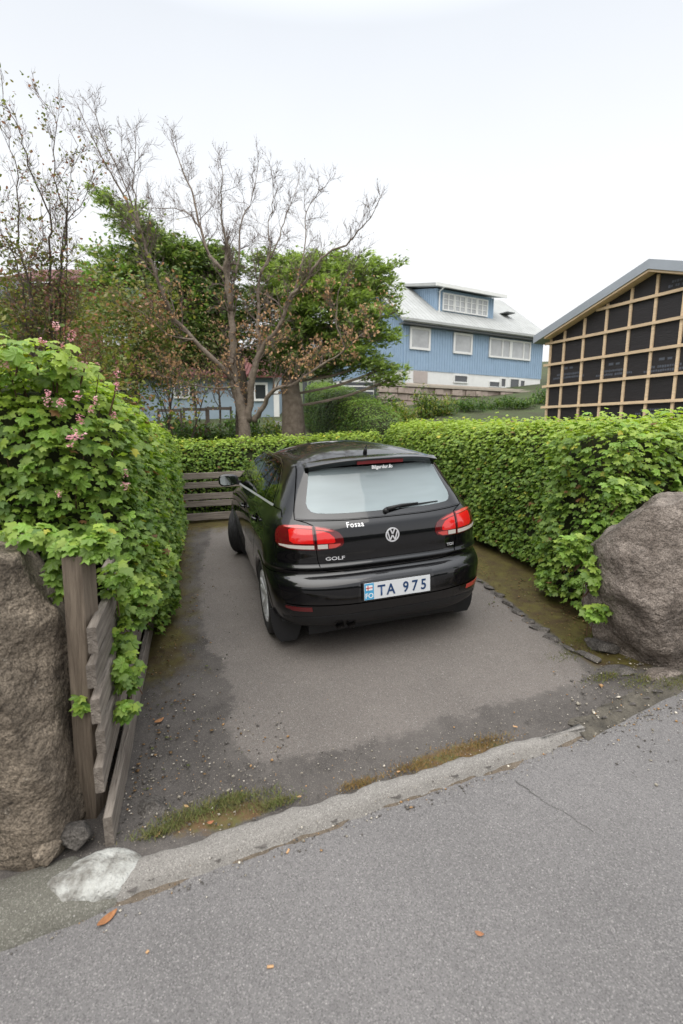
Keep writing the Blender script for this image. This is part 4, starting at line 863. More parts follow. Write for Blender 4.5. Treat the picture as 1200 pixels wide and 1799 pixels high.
# thin many stemmed trees at the left
def leaf_sprays(root, tw, ref, rnd, prob, cols, size, cnt=(1, 3), hmax=None, sp=.06, name='leaves'):
    P = []; C_ = []
    for p, d, l in tw.tips+tw.mid:
        w = p+ref; pr = prob(w)
        if rnd.random() < pr:
            for _ in range(rnd.randint(*cnt)): P.append(p+Vector((rnd.gauss(0, sp), rnd.gauss(0, sp), rnd.gauss(0, sp)))); c = rnd.choice(cols); k = rnd.uniform(.7, 1.25); C_.append([q*k for q in c])
    P = np.array(P); n = len(P)
    o = leaf_mesh(name, P, RNG.normal(0, .6, (n, 3))+[0, 0, .7], RNG.normal(0, 1, (n, 3)), RNG.uniform(.6, 1.2, n)*size, np.array(C_), ST, SF, leaf_m, root); o['kind'] = 'stuff'
LT_ = [('thin dark stemmed tree at the left edge, furthest left and leaning', (60, 600), 8.2, [([(60, 640), (45, 560), (43, 517), (22, 443), (-10, 380), (-30, 300)], .05), ([(62, 620), (52, 500), (33, 433), (33, 350), (27, 283), (-2, 215)], .055), ([(66, 620), (66, 560), (52, 483), (75, 420), (70, 360)], .035), ([(52, 500), (20, 440), (-10, 430), (-40, 380)], .03)]),
       ('tall thin many stemmed tree with upright bare tops, second from left', (100, 600), 8.8, [([(100, 640), (97, 560), (110, 450), (117, 377), (100, 337), (95, 283), (97, 217), (82, 188)], .06), ([(92, 630), (90, 550), (87, 433), (90, 390), (70, 337), (50, 290), (40, 243), (20, 203), (4, 168)], .055), ([(104, 600), (107, 480), (113, 400), (140, 363), (160, 317)], .035), ([(117, 377), (122, 330), (128, 280), (135, 250)], .02), ([(85, 600), (75, 560), (60, 540), (45, 470), (55, 440)], .03)])]
for lb_, (bx, by), Y, ls in LT_:
    b = at(bx, by, Y); b.z = float(ground(b.x, b.y)); r = empty('thin_tree', b); tag(r, lb_, 'tree', 'thin trees at the left edge')
    lm = [([at(pp[0][0], 740, Y)]+px_limb(pp, Y, Y+rnd.uniform(-.8, .8)), r0*.62, .007) for pp, r0 in ls]
    MB().tube([Vector((0, 0, -.2)), Vector((0, 0, .35))], [.12, .09], 10).build('trunk', bark_d, r, True)
    t2 = limb_tree(r, lm, bark_d, rnd, twigc, b, every=.22, tl=.68, lvl=2, kids=(5, 4), up=.30, start=.25, n=7)
    leaf_sprays(r, t2, b, rnd, lambda w: .95 if w.z < 3.6 else (.5 if w.z < 4.6 else .14), [(.17, .19, .05), (.20, .18, .06), (.26, .14, .09), (.12, .16, .04)], .06, (1, 2))
def ptree(label, px, Y, h, w, cols, size, n, seed, name='small_tree', cat='tree', stems=2, grp=None, sparse=.16, zc=.46):
    rn_ = random.Random(seed); x = (px-600)/FPX*Y; b = Vector((x, Y, float(ground(x, Y)))); r = empty(name, b); tag(r, label, cat, grp); t = Twigs()
    for i in range(stems):
        a = 2*PI*i/stems+rn_.random(); d = Vector((math.cos(a)*.35*w/h*1.5, math.sin(a)*.35*w/h*1.5, 1)); t.grow(Vector((rn_.gauss(0, .04), rn_.gauss(0, .04), -.05)), d, h*rn_.uniform(.75, 1), .010+.006*h, 3, rn_, .2, .13, (6, 5, 4), 5, (.45, 1.1))
    t.mb.build('stems', bark_d, r)
    pts = [p for p, d, l in t.tips+t.mid if p.z > h*zc]; P = []; C_ = []
    for _ in range(n):
        p = rn_.choice(pts); P.append(p+Vector((rn_.gauss(0, sparse), rn_.gauss(0, sparse), rn_.gauss(0, sparse)))); c = rn_.choice(cols); k = rn_.uniform(.7, 1.3); C_.append([q*k for q in c])
    o = leaf_mesh('crown', np.array(P), RNG.normal(0, .6, (n, 3))+[0, 0, .7], RNG.normal(0, 1, (n, 3)), RNG.uniform(.5, 1.2, n)*size, np.array(C_), ST, SF, leaf_m, r); o['kind'] = 'stuff'
    return r
OL = [(.17, .19, .04), (.23, .23, .06), (.10, .15, .03)]; OR = [(.38, .21, .12), (.26, .24, .09), (.18, .22, .06), (.14, .19, .05)]; GR = [(.12, .23, .04), (.18, .30, .05), (.08, .16, .03)]
ptree('olive green shrubby tree behind the left end of the left hedge', 10, 9.0, 3.6, 3.0, OL, .10, 7500, 1)
ptree('olive shrubby tree behind the hedge under the thin trees', 90, 9.8, 3.4, 2.8, OL+OR[:1], .10, 6500, 2)
ptree('copper and green leaved small tree in front of the red roof', 215, 12.0, 3.4, 2.6, OR+OL, .10, 5200, 3)
ptree('fresh green small tree between the copper tree and the bare tree', 275, 13.5, 3.5, 2.4, GR+OL, .10, 4200, 4)
ptree('copper leaved young tree near the bare tree', 325, 12.5, 2.6, 2.0, OR, .08, 1600, 5)

# evergreens: boughs carrying many short sprays
def conifer(label, tpx, Y, r0, lean, clumps, seed, cols, top, spray=.20, tcol=bark_d):
    rn_ = random.Random(seed); x = (tpx-600)/FPX*Y; b = Vector((x, Y, float(ground(x, Y)))); r = empty('conifer', b); tag(r, label, 'tree'); T_ = [Vector((0, 0, -.3))]+[at(px, py, y_)-b for px, py, y_ in lean]
    Pm = smooth_pts(T_, 4); MB().tube(Pm, [r0*(1-.75*i/(len(Pm)-1)) for i in range(len(Pm))], 12).build('trunk', tcol, r, True)
    mb = MB(); P = []; D = []; S = []; C_ = []
    for (px, py, rx, ry, dy, dens, bright) in clumps:
        c = at(px, py, Y+dy)-b; kx = rx/FPX*Y; kz = ry/FPX*Y; s0 = min(Pm, key=lambda q: abs(q.z-(c.z-.25*abs(c.x-q.x))) )
        mid = s0.lerp(c, .5)+Vector((0, 0, -.12)); mb.tube(smooth_pts([s0, mid, c], 3), .035, 5, False)
        dens *= 1.25; nb = max(4, int(dens/45))
        for _ in range(nb):
            d = Vector((rn_.gauss(0, 1), rn_.gauss(0, .8), rn_.gauss(0, 1))); d.normalize(); k = rn_.random()**.45*rn_.choice((1, 1, 1.25, 1.5))
            tip = c+Vector((d.x*kx*k, d.y*(kx+kz)*.5*k, d.z*kz*k)); st = c+(tip-c)*.15; out = (tip-s0).normalized(); bl = rn_.uniform(.4, .9)
            st2 = tip-out*bl+Vector((0, 0, .06)); mb.tube([st2, tip], [.012, .004], 3, False)
            m = int(dens/nb)
            for _ in range(m):
                u = rn_.random()**.7; q = st2.lerp(tip, u); sd = out.cross(Vector((0, 0, 1))).normalized()*rn_.choice((-1, 1)); dv = (out*rn_.uniform(.3, 1)+sd*rn_.uniform(0, 1)+Vector((0, 0, rn_.gauss(.05, .35)))).normalized()
                w = (1-u)*.16+.05; P.append(q+dv*spray*.4+Vector((rn_.gauss(0, w), rn_.gauss(0, w), rn_.gauss(0, w*.5)))); D.append(dv); S.append(spray*rn_.uniform(.5, 1.15))
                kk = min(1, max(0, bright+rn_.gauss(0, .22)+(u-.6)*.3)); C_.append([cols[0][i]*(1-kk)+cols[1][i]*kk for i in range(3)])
    mb.build('boughs', tcol, r)
    n = len(P); T5 = np.array([(0, -.5, 0), (.06, -.1, .02), (0, .55, 0), (-.06, -.1, .02), (.19, .22, -.02), (-.19, .26, -.02), (.20, -.12, 0), (-.20, -.08, 0)]); F5 = np.array([(0, 1, 2), (0, 2, 3), (0, 4, 1), (0, 3, 5), (0, 6, 1), (0, 3, 7)])
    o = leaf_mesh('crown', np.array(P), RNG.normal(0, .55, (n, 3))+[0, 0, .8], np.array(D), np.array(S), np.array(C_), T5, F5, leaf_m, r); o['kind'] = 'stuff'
    return r
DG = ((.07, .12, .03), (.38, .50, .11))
c1 = [(185, 345, 24, 18, 0, 330, .5), (215, 378, 34, 24, 0, 650, .55), (250, 415, 36, 26, 0, 900, .4), (285, 450, 40, 26, 0, 1100, .3), (190, 470, 48, 30, 0, 1600, .5), (245, 490, 40, 28, .3, 1100, .35), (330, 455, 36, 24, 0, 1300, .35), (360, 480, 50, 34, .4, 2400, .25), (310, 505, 50, 26, 0, 1500, .15), (410, 470, 34, 22, .4, 900, .3), (395, 520, 50, 30, .5, 1500, .15), (275, 560, 44, 34, .3, 1800, .35), (330, 590, 46, 34, .2, 2000, .3), (230, 440, 30, 20, 0, 400, .35), (300, 425, 22, 14, 0, 350, .4), (260, 610, 40, 24, .2, 1200, .35), (385, 600, 40, 30, .5, 1100, .2), (165, 520, 30, 20, 0, 500, .4), (430, 560, 34, 30, .3, 1000, .2), (355, 545, 44, 26, .3, 1300, .25), (200, 560, 40, 30, .2, 900, .45), (380, 440, 24, 12, .2, 400, .35), (300, 620, 50, 24, .4, 1200, .25), (360, 630, 44, 20, .5, 900, .2)]
conifer('dark windswept conifer behind the bare tree, its crown drawn out to the left', 425, 13.6, .20, [(425, 720, 13.6), (420, 640, 13.6), (385, 540, 13.6), (300, 450, 13.5), (230, 380, 13.3)], c1, 31, DG, None)
c2 = [(470, 480, 40, 26, .3, 1300, .35), (520, 480, 46, 24, 0, 1900, .6), (570, 478, 44, 26, 0, 1900, .7), (545, 515, 54, 26, -.3, 2200, .65), (600, 520, 44, 26, -.2, 2000, .65), (650, 478, 34, 26, 0, 1000, .55), (690, 472, 22, 14, 0, 300, .5), (672, 505, 34, 20, 0, 1000, .5), (640, 545, 44, 24, -.3, 1700, .55), (655, 580, 40, 22, -.2, 1200, .5), (600, 575, 50, 26, 0, 1500, .35), (620, 620, 42, 22, -.4, 1200, .5), (590, 645, 46, 18, 0, 900, .3), (655, 635, 26, 14, -.4, 450, .45), (690, 640, 20, 16, -.5, 350, .45), (704, 660, 18, 16, -.6, 320, .5), (540, 570, 50, 30, .5, 1500, .12), (500, 530, 44, 30, .6, 1200, .2), (560, 620, 50, 26, .4, 1100, .1), (480, 600, 40, 30, .7, 900, .12), (455, 575, 36, 30, .8, 900, .15), (450, 625, 34, 20, .6, 700, .1), (485, 640, 30, 18, .5, 500, .1), (515, 560, 34, 26, -.7, 900, .3), (500, 610, 34, 26, -.7, 900, .2), (525, 640, 34, 16, -.6, 500, .25), (440, 520, 34, 30, .3, 900, .25), (455, 450, 26, 14, .3, 350, .4), (610, 455, 30, 14, .2, 450, .6), (530, 452, 30, 12, .3, 400, .5), (700, 545, 16, 10, 0, 160, .5), (680, 590, 22, 12, -.2, 300, .5)]
conifer('bright green spreading conifer with a thick trunk beside the path', 515, 13.4, .38, [(516, 770, 13.4), (514, 715, 13.4), (510, 670, 13.4), (520, 600, 13.4), (545, 530, 13.3), (570, 480, 13.2)], c2, 37, DG, None, tcol=bark)

# staked young trees in front of the pale blue wall
stake_m = mat('stake_wood', (.10, .08, .065), .85)
for k, (px, lb_) in enumerate([(304, 'staked young tree left of the small triple window'), (497-0, 'x'), (348, 'staked young tree just right of the small triple window'), (390, 'staked young tree close left of the bare tree trunk')]):
    if lb_ == 'x': continue
    Y = 18.3; x = (px-600)/FPX*Y; b = Vector((x, Y, float(ground(x, Y)))); r = empty('staked_tree', b); tag(r, lb_, 'young tree', 'staked young trees by the pale blue wall')
    t = Twigs(); rn_ = random.Random(60+k); MB().tube([(0, 0, 0), (.03, 0, .9), (0, 0, 1.9)], [.05, .04, .03], 6).build('trunk', bark_d, r)
    for _ in range(9): t.grow(Vector((0, 0, rn_.uniform(.9, 1.9))), Vector((rn_.gauss(0, .6), rn_.gauss(0, .5), 1)), 1.0, .018, 2, rn_, .3, .15, (4, 3), 3)
    t.mb.build('branches', bark_d, r)
    for sx in (-.42, .42): MB().box((sx-.035, -.035, -.1), (sx+.035, .035, .95)).build('stake', stake_m, r)
    MB().box((-.42, -.065, .82), (.42, -.036, .93)).build('crossbar', stake_m, r)
# ferny border plants
def plant(label, px, py, Y, h, w, cols, n, seed, base_z=None):
    rn_ = random.Random(seed); x = (px-600)/FPX*Y; z = float(ground(x, Y)) if base_z is None else base_z; r = empty('garden_plant', (x, Y, z)); tag(r, label, 'plant', None)
    P = []; D = []; S = []; C_ = []; mb = MB()
    for i in range(max(8, n//60)):
        a = rn_.uniform(0, 2*PI); rr = w/2*rn_.random()**.5; q = Vector((math.cos(a)*rr, math.sin(a)*rr*.7, h*rn_.uniform(.5, 1)*(1-.35*(rr*2/w)**2))); s0 = Vector((q.x*.6, q.y*.6, 0)); mb.tube([s0, q], [.012, .004], 3, False)
        for _ in range(60):
            u = rn_.random(); p = s0.lerp(q, u); sc = .08+.1*w*.3; P.append(p+Vector((rn_.gauss(0, sc), rn_.gauss(0, sc), rn_.gauss(0, .06)))); D.append(Vector((rn_.gauss(0, .6), rn_.gauss(0, .6), .7))); S.append(rn_.uniform(.09, .18)); c = rn_.choice(cols); k = rn_.uniform(.6, 1.2); C_.append([v*k for v in c])
    mb.build('stems', twig_m, r); n = len(P)
    o = leaf_mesh('foliage', np.array(P), RNG.normal(0, .7, (n, 3))+[0, -.3, .5], np.array(D), np.array(S), np.array(C_), ST, SF, leaf_m, r, asp=np.full(n, .55)); o['kind'] = 'stuff'
GP = [(.08, .16, .03), (.12, .19, .03), (.05, .10, .02)]; YG = [(.24, .30, .045), (.16, .26, .04), (.28, .27, .06)]
for k, (px, Y, h, w, c, n, lb_) in enumerate([(325, 15, .95, 1.3, GP, 1100, 'dark ferny plant nearest the left hedge'), (362, 15.3, .95, 1.3, GP+[(.10, .06, .03)], 1100, 'ferny plant with brown stems below the staked trees'), (398, 15, .9, 1.1, GP, 900, 'green ferny plant just left of the bare tree trunk'), (462, 14.3, .9, 1.1, GP+YG[:1], 900, 'green plant just right of the bare tree trunk'), (485, 15.5, 1.1, .8, YG, 600, 'yellow green bush beside the thick conifer trunk'), (530, 12.6, .55, 1.0, YG+GP, 900, 'low fresh green plant at the foot of the thick conifer'), (475, 12.3, .5, .9, GP, 600, 'low green plant left of the thick conifer trunk'), (555, 19.5, 1.7, 1.4, OL+YG[:1], 1400, 'olive bush at the far end of the garden path'),
        (672, 17.5, 1.5, 1.5, GP, 1800, 'dark green shrub below the grey garden fence'), (700, 17, 1.15, 1.3, YG, 1500, 'yellow green shrub between the dark shrub and the stone wall'), (742, 20, 1.35, 1.1, YG+GP, 1000, 'pale green bush in front of the retaining wall'), (775, 20.5, .9, 1.6, GP+YG, 1000, 'low green bush right of the pale bush by the wall'), (830, 21.5, .65, 2.4, GP, 1100, 'strip of green plants at the foot of the retaining wall'), (895, 22, .6, 2.4, GP, 1100, 'low green plants by the wall beside the dark building'), (948, 23, .8, 1.4, GP, 700, 'low plants at the corner of the dark building'), (310, 19, 1.0, 1.2, GP, 600, 'green bush under the left staked tree'), (430, 17.5, 1.0, 1.4, GP, 900, 'bush behind the bare tree trunk'), (590, 22, .9, 1.4, [(.2, .13, .1), (.1, .1, .04)], 700, 'reddish bush before the grey garden fence')]):
    plant(lb_, px, 0, Y, h, w, c, n, 100+k)
# ------------------------------------------------------------------ hatchback: body surface as stacked plan outlines
LV = np.array([ # z, half width, rear y, front y, rear corner depth
 (.24, .800, .120, 4.05, .55), (.27, .845, .060, 4.12, .58), (.31, .866, .028, 4.16, .60), (.38, .880, .010, 4.18, .60), (.46, .888, .0, 4.19, .60),
 (.56, .894, .0, 4.20, .60), (.578, .895, .006, 4.20, .60), (.594, .895, .014, 4.20, .60), (.608, .895, .026, 4.19, .60), (.620, .895, .041, 4.18, .59), (.630, .895, .058, 4.18, .58), (.640, .895, .080, 4.18, .58), (.660, .894, .096, 4.17, .56), (.686, .893, .090, 4.17, .56), (.698, .893, .066, 4.16, .56), (.708, .893, .070, 4.16, .56), (.722, .892, .090, 4.14, .56), (.76, .891, .092, 4.13, .56),
 (.83, .886, .083, 3.98, .56), (.90, .874, .088, 3.62, .56), (.94, .864, .098, 3.35, .55), (.985, .848, .116, 3.14, .54), (1.03, .822, .152, 3.02, .52),
 (1.07, .794, .180, 2.93, .50), (1.20, .722, .262, 2.66, .46), (1.35, .642, .350, 2.33, .42), (1.405, .608, .384, 2.18, .40), (1.425, .588, .402, 2.08, .40), (1.436, .560, .425, 2.00, .40)])
ZG = np.arange(.24, 1.4361, .0025)
_sm = np.exp(-.5*(np.arange(-12, 13)*.0025/.007)**2); _sm /= _sm.sum()
LG = [np.convolve(np.pad(np.interp(ZG, LV[:, 0], LV[:, k]), 12, mode='edge'), _sm, 'valid') for k in (1, 2, 3, 4)]
def lev(z): return [np.interp(z, ZG, g) for g in LG]
NR = 3.4
def taper(y): return 1-.022*((y-2.1)/2.0)**2
def zdrop(y, z): w = np.clip((z-1.0)/.405, 0, 1); w = w*w*(3-2*w); return -w*(.026*((y-1.9)/1.5)**2)
def rear_xyz(x, z):
    W, yr, yf, D = lev(z); W = W*taper(yr+.1); t = np.clip(np.abs(x)/W, 0, .9999); y = yr+D*(1-(1-t**NR)**(1/NR)); return np.stack([x+0*y, y, z+zdrop(y, z)], -1)
def side_xyz(y, z, s=-1):
    W, yr, yf, D = lev(z); t = np.clip((yr+D-y)/D, 0, .9999); x = W*taper(y)*(1-t**NR)**(1/NR); return np.stack([s*x, y+0*x, z+zdrop(y, z)], -1)
CARM = (Matrix.Rotation(math.radians(1.8), 4, 'X') @ Matrix.Rotation(math.radians(-2.1), 4, 'Y') @ Matrix.Rotation(math.radians(17.2), 4, 'Z'))
CARM = Matrix.Translation((.42, 3.396, 0)) @ CARM
car = empty('parked_car'); car.matrix_world = CARM; tag(car, 'black five door hatchback parked nose in with front wheels turned', 'car')
paint = mat('black_clearcoat_paint', (.003, .003, .004), .3, spec=.12, coat=1.0); paint.node_tree.nodes['Principled BSDF'].inputs['Coat IOR'].default_value = 1.55
black_pl = mat('black_plastic', (.012, .012, .013), .45, spec=.4); gloss_bk = mat('gloss_black_trim', (.008, .008, .009), .12, spec=.5, coat=.6); rubber = mat('tyre_rubber', (.018, .018, .019), .75, bump=.3, bscale=60)
chrome = mat('bright_trim', (.62, .63, .65), .18, metal=1); alloy = mat('silver_alloy', (.62, .63, .64), .35, metal=.45); seam_m = mat('panel_gap', (.001, .001, .001), .9, spec=0)
trim_m = mat('satin_trim', (.50, .51, .52), .3, metal=.5); lamp_red = mat('red_lamp_lens', (.62, .010, .010), .12, spec=.6, coat=.8, emit=(.9, .01, .01, .10)); lamp_deep = mat('deep_red_lens', (.10, .004, .006), .1, spec=.6, coat=.8); lamp_pink = mat('pale_red_lens', (.50, .06, .05), .10, spec=.6, coat=.8); lamp_wh = mat('clear_lamp_lens', (.50, .46, .42), .15, spec=.6, coat=.8)
white_d = mat('white_print', (.8, .8, .8), .5)
lamp_red.node_tree.nodes['Principled BSDF'].inputs['Emission Strength'].default_value = 0
def tinted(name, tint, refl, fog=0, fogc=(.6, .68, .7)):
    m = bpy.data.materials.new(name); m.use_nodes = True; t = m.node_tree; N = t.nodes; L = t.links; N.clear(); out = N.new('ShaderNodeOutputMaterial')
    tr = N.new('ShaderNodeBsdfTransparent'); tr.inputs[0].default_value = (*tint, 1); gl = N.new('ShaderNodeBsdfGlossy'); gl.inputs['Roughness'].default_value = .02; fr = N.new('ShaderNodeFresnel'); fr.inputs[0].default_value = refl
    ms = N.new('ShaderNodeMixShader'); L.new(fr.outputs[0], ms.inputs[0]); L.new(tr.outputs[0], ms.inputs[1]); L.new(gl.outputs[0], ms.inputs[2])
    last = ms
    if fog:
        df = N.new('ShaderNodeBsdfDiffuse'); df.inputs[0].default_value = (*fogc, 1); m2 = N.new('ShaderNodeMixShader')
        co = N.new('ShaderNodeTexCoord').outputs['Object']; nz = N.new('ShaderNodeTexNoise'); nz.inputs['Scale'].default_value = 3; mp = N.new('ShaderNodeMapping'); mp.inputs['Scale'].default_value = (.5, 1, 3.5); L.new(co, mp.inputs[0]); L.new(mp.outputs[0], nz.inputs['Vector'])
        r = N.new('ShaderNodeMapRange'); r.inputs[3].default_value = fog-.16; r.inputs[4].default_value = fog+.12; L.new(nz.outputs['Fac'], r.inputs[0]); L.new(r.outputs[0], m2.inputs[0]); L.new(tr.outputs[0], m2.inputs[1]); L.new(df.outputs[0], m2.inputs[2]); L.new(m2.outputs[0], ms.inputs[1])
    L.new(ms.outputs[0], out.inputs['Surface']); return m
side_glass = tinted('tinted_side_glass', (.30, .36, .33), 2.0); rear_glass = tinted('misted_rear_glass', (.55, .6, .6), 1.6, .58, (.42, .50, .52))
def inpoly(x, y, poly):
    r = False; n = len(poly)
    for i in range(n):
        (x1, y1), (x2, y2) = poly[i], poly[(i+1) % n]
        if (y1 > y) != (y2 > y) and x < x1+(y-y1)/(y2-y1)*(x2-x1): r = not r
    return r
def belt(y): return 1.108-(y-.6)*.040
WIN = [[(1.74, belt(1.74)), (1.74, 1.395), (2.0, 1.385), (2.3, 1.325), (2.62, 1.20), (2.88, 1.06), (2.90, belt(2.9))],
       [(1.02, belt(1.02)), (1.02, 1.385), (1.3, 1.398), (1.68, 1.398), (1.68, belt(1.68))],
       [(.64, belt(.64)+.005), (.78, 1.27), (.90, 1.355), (.97, 1.38), (.97, belt(.97))]]
def grow(poly, d):
    cx_ = sum(p[0] for p in poly)/len(poly); cy_ = sum(p[1] for p in poly)/len(poly); out = []
    n = len(poly)
    for i in range(n):
        p0, p1, p2 = Vector(poly[i-1]), Vector(poly[i]), Vector(poly[(i+1) % n]); e1 = (p1-p0).normalized(); e2 = (p2-p1).normalized(); n1 = Vector((e1.y, -e1.x)); n2 = Vector((e2.y, -e2.x))
        nn = (n1+n2).normalized(); k = d/max(.4, nn.dot(n1)); c = Vector((cx_, cy_)); s = 1 if nn.dot(p1-c) > 0 else -1
        q = p1+nn*k*s; out.append((q.x, q.y))
    return out
RG = [(-.66, 1.045), (-.3, 1.03), (0, 1.028), (.3, 1.03), (.66, 1.045), (.655, 1.09), (.565, 1.405), (.3, 1.425), (-.3, 1.425), (-.565, 1.405), (-.655, 1.09)]
FOG = [(-.568, 1.115), (-.55, 1.09), (-.52, 1.079), (-.45, 1.073), (-.3, 1.068), (0, 1.066), (.3, 1.068), (.45, 1.073), (.52, 1.079), (.55, 1.09), (.568, 1.115), (.573, 1.15), (.505, 1.385), (.47, 1.40), (-.47, 1.40), (-.505, 1.385), (-.573, 1.15)]
ARCH = [(.75, .318), (3.33, .318)]; AR = .345
# body grid
def half_contour(z):
    W, yr, yf, D = [float(q) for q in lev(z)]
    a = np.linspace(0, PI/2, 400); t = np.sin(a)**(2/NR); yy = 1-np.cos(a)**(2/NR); yy = np.clip(yy, 0, 1); cx_ = W*t; cy_ = yr+D*yy
    cl = np.concatenate([[0], np.cumsum(np.hypot(np.diff(cx_), np.diff(cy_)))]); q = np.linspace(0, cl[-1], 46); rx, ry = np.interp(q, cl, cx_), np.interp(q, cl, cy_)
    Df = min(.95, (yf-yr-D)*.6); Nf = 2.7; ys = np.linspace(yr+D, yf-Df, 92)[1:]; sx_ = np.full_like(ys, W)
    t = np.cos(a)**(2/Nf); yy = np.sin(a)**(2/Nf); fx, fy = W*t, yf-Df+Df*yy; cl = np.concatenate([[0], np.cumsum(np.hypot(np.diff(fx), np.diff(fy)))]); q = np.linspace(0, cl[-1], 26)[1:]; fx2, fy2 = np.interp(q, cl, fx), np.interp(q, cl, fy)
    x = np.concatenate([rx, sx_, fx2]); y = np.concatenate([ry, ys, fy2]); return x*taper(y), y
zs = np.unique(np.round(np.concatenate([np.arange(.24, .58, .02), np.arange(.58, .74, .006), np.arange(.74, 1.0, .016), np.arange(1.0, 1.40, .018), np.arange(1.40, 1.4361, .006), [1.436]]), 4))
rows = []
for z in zs:
    x, y = half_contour(z); X = np.concatenate([x, -x[::-1][1:-1]]); Y = np.concatenate([y, y[::-1][1:-1]]); rows.append(np.stack([X, Y, z+zdrop(Y, z)], 1))
top = rows[-1]; nC = len(top); yc = 1.22
for k in np.linspace(0, 1, 26)[1:]:
    kk = 1-(1-k)**1.0; X = top[:, 0]*(1-kk); Y = yc+(top[:, 1]-yc)*(1-kk); rows.append(np.stack([X, Y, 1.436+.100*(1-(1-kk)**2)+zdrop(Y, 1.43)], 1))
V = np.concatenate(rows); nL = len(rows); F = []
for i in range(nL-1):
    for j in range(nC): F.append((i*nC+j, i*nC+(j+1) % nC, (i+1)*nC+(j+1) % nC, (i+1)*nC+j))
F = np.array(F); cen = V[F].mean(1); zl = np.repeat(np.array([(zs[i]+zs[i+1])/2 if i < len(zs)-1 else 1.45 for i in range(nL-1)]), nC)
parts = {}
for f, c, z in zip(F, cen, zl):
    x, y = c[0], c[1]; ax = abs(x); key = 'body'
    if z < 1.44:
        if any(math.hypot(y-a, z-b) < AR+.01 for a, b in ARCH) and ax > .5: continue
        if y < .62 and inpoly(x, z, grow(FOG, .012)): continue
        if ax > .5 and y > .6 and any(inpoly(y, z, w) for w in WIN): continue
        if z > 1.07 and y > 2.0 and z < 1.40 and ax < np.interp(z, [1.07, 1.4], [.62, .50]) and y > float(lev(z)[2])-.40: continue
        sx_ = np.interp(z, [.64, .70, .84, 1.0, 1.04, 1.42], [.45, .54, .556, .60, .675, .57])
        if z > .655 and ax < sx_ and y < .6: key = 'tailgate'
        elif z < .655 and y < .72: key = 'rear_bumper'
        elif z > .34 and z < belt(y) and .95 < y < 1.71 and not any(math.hypot(y-a, z-b) < AR+.06 for a, b in ARCH): key = 'rear_door'+('L' if x < 0 else 'R')
        elif z > .34 and z < belt(y) and 1.71 <= y < 2.86 and not any(math.hypot(y-a, z-b) < AR+.06 for a, b in ARCH): key = 'front_door'+('L' if x < 0 else 'R')
    parts.setdefault(key, []).append(f)
door_parts = {}
for key, fs in parts.items():
    fs = np.array(fs); u, inv = np.unique(fs, return_inverse=True)
    o = npmesh(key.rstrip('LR') if 'door' in key else key, V[u], inv.reshape(fs.shape), paint, car, True); door_parts[key] = o
# patches on the surface
def surf_patch(name, poly, fn, m, off=.002, res=.02, parent=None, thick=.006, close=True, smooth=True):
    """outline in surface coordinates, meshed with inner points, laid `off` proud of the body with a skirt going in"""
    P = [Vector(p) for p in poly]; B = []
    for i in range(len(P)):
        a, b = P[i], P[(i+1) % len(P)]; k = max(1, int((b-a).length/res)); B += [a.lerp(b, t/k) for t in range(k)]
    nb = len(B); x0, x1 = min(p.x for p in P), max(p.x for p in P); y0, y1 = min(p.y for p in P), max(p.y for p in P); I = []
    for i in range(int((x1-x0)/res)+1):
        for j in range(int((y1-y0)/res)+1):
            q = (x0+(i+.5)*res, y0+(j+.5)*res)
            if inpoly(q[0], q[1], poly) and min((Vector(q)-b).length for b in B) > res*.45: I.append(Vector(q))
    vs_, _, fs, _, _, _ = delaunay_2d_cdt(B+I, [], [list(range(nb))], 1, 1e-6)
    V2 = np.array([tuple(v) for v in vs_]); p0 = fn(V2[:, 0], V2[:, 1]); e = 1e-3; da = fn(V2[:, 0]+e, V2[:, 1])-p0; db = fn(V2[:, 0], V2[:, 1]+e)-p0; nn = unit(np.cross(da, db)); c = np.array([0, 1.9, .8]); nn *= np.sign((nn*(p0-c)).sum(1, keepdims=True))
    pr = p0+nn*off; Vv = [tuple(q) for q in pr]; Ff = [tuple(f) for f in fs]
    if thick:
        low = p0+nn*(off-thick); nV = len(Vv)
        for i in range(nb): Vv.append(tuple(low[i]))
        for i in range(nb): j = (i+1) % nb; Ff.append((i, j, nV+j, nV+i))
    me = bpy.data.meshes.new(name); me.from_pydata(Vv, [], Ff); me.update(); bm = bmesh.new(); bm.from_mesh(me); bmesh.ops.recalc_face_normals(bm, faces=bm.faces); bm.to_mesh(me); bm.free()
    if smooth:
        me.polygons.foreach_set('use_smooth', [True]*len(me.polygons))
        if thick: 
            try: me.set_sharp_from_angle(angle=.7)
            except Exception: pass
    o = link(name, me, m, parent or car)
    return o
def ribbon(name, line, w, fn, m, off=.0015, parent=None):
    pts = []
    for a, b in zip(line, line[1:]):
        a, b = Vector(a), Vector(b); k = max(1, int((b-a).length/.02)); pts += [a.lerp(b, t/k) for t in range(k)]
    pts.append(Vector(line[-1])); Vv = []
    for i, p in enumerate(pts):
        t = (pts[min(i+1, len(pts)-1)]-pts[max(i-1, 0)]).normalized(); n = Vector((-t.y, t.x))*w/2; Vv += [p+n, p-n]
    V2 = np.array([tuple(v) for v in Vv]); p0 = fn(V2[:, 0], V2[:, 1]); e = 1e-3; nn = unit(np.cross(fn(V2[:, 0]+e, V2[:, 1])-p0, fn(V2[:, 0], V2[:, 1]+e)-p0)); nn *= np.sign((nn*(p0-[0, 1.9, .8])).sum(1, keepdims=True))
    pr = p0+nn*off; F = [(2*i, 2*i+1, 2*i+3, 2*i+2) for i in range(len(pts)-1)]
    return npmesh(name, pr, F, m, parent or car, True)
SL = lambda y, z: side_xyz(y, z, -1); SR = lambda y, z: side_xyz(y, z, 1)
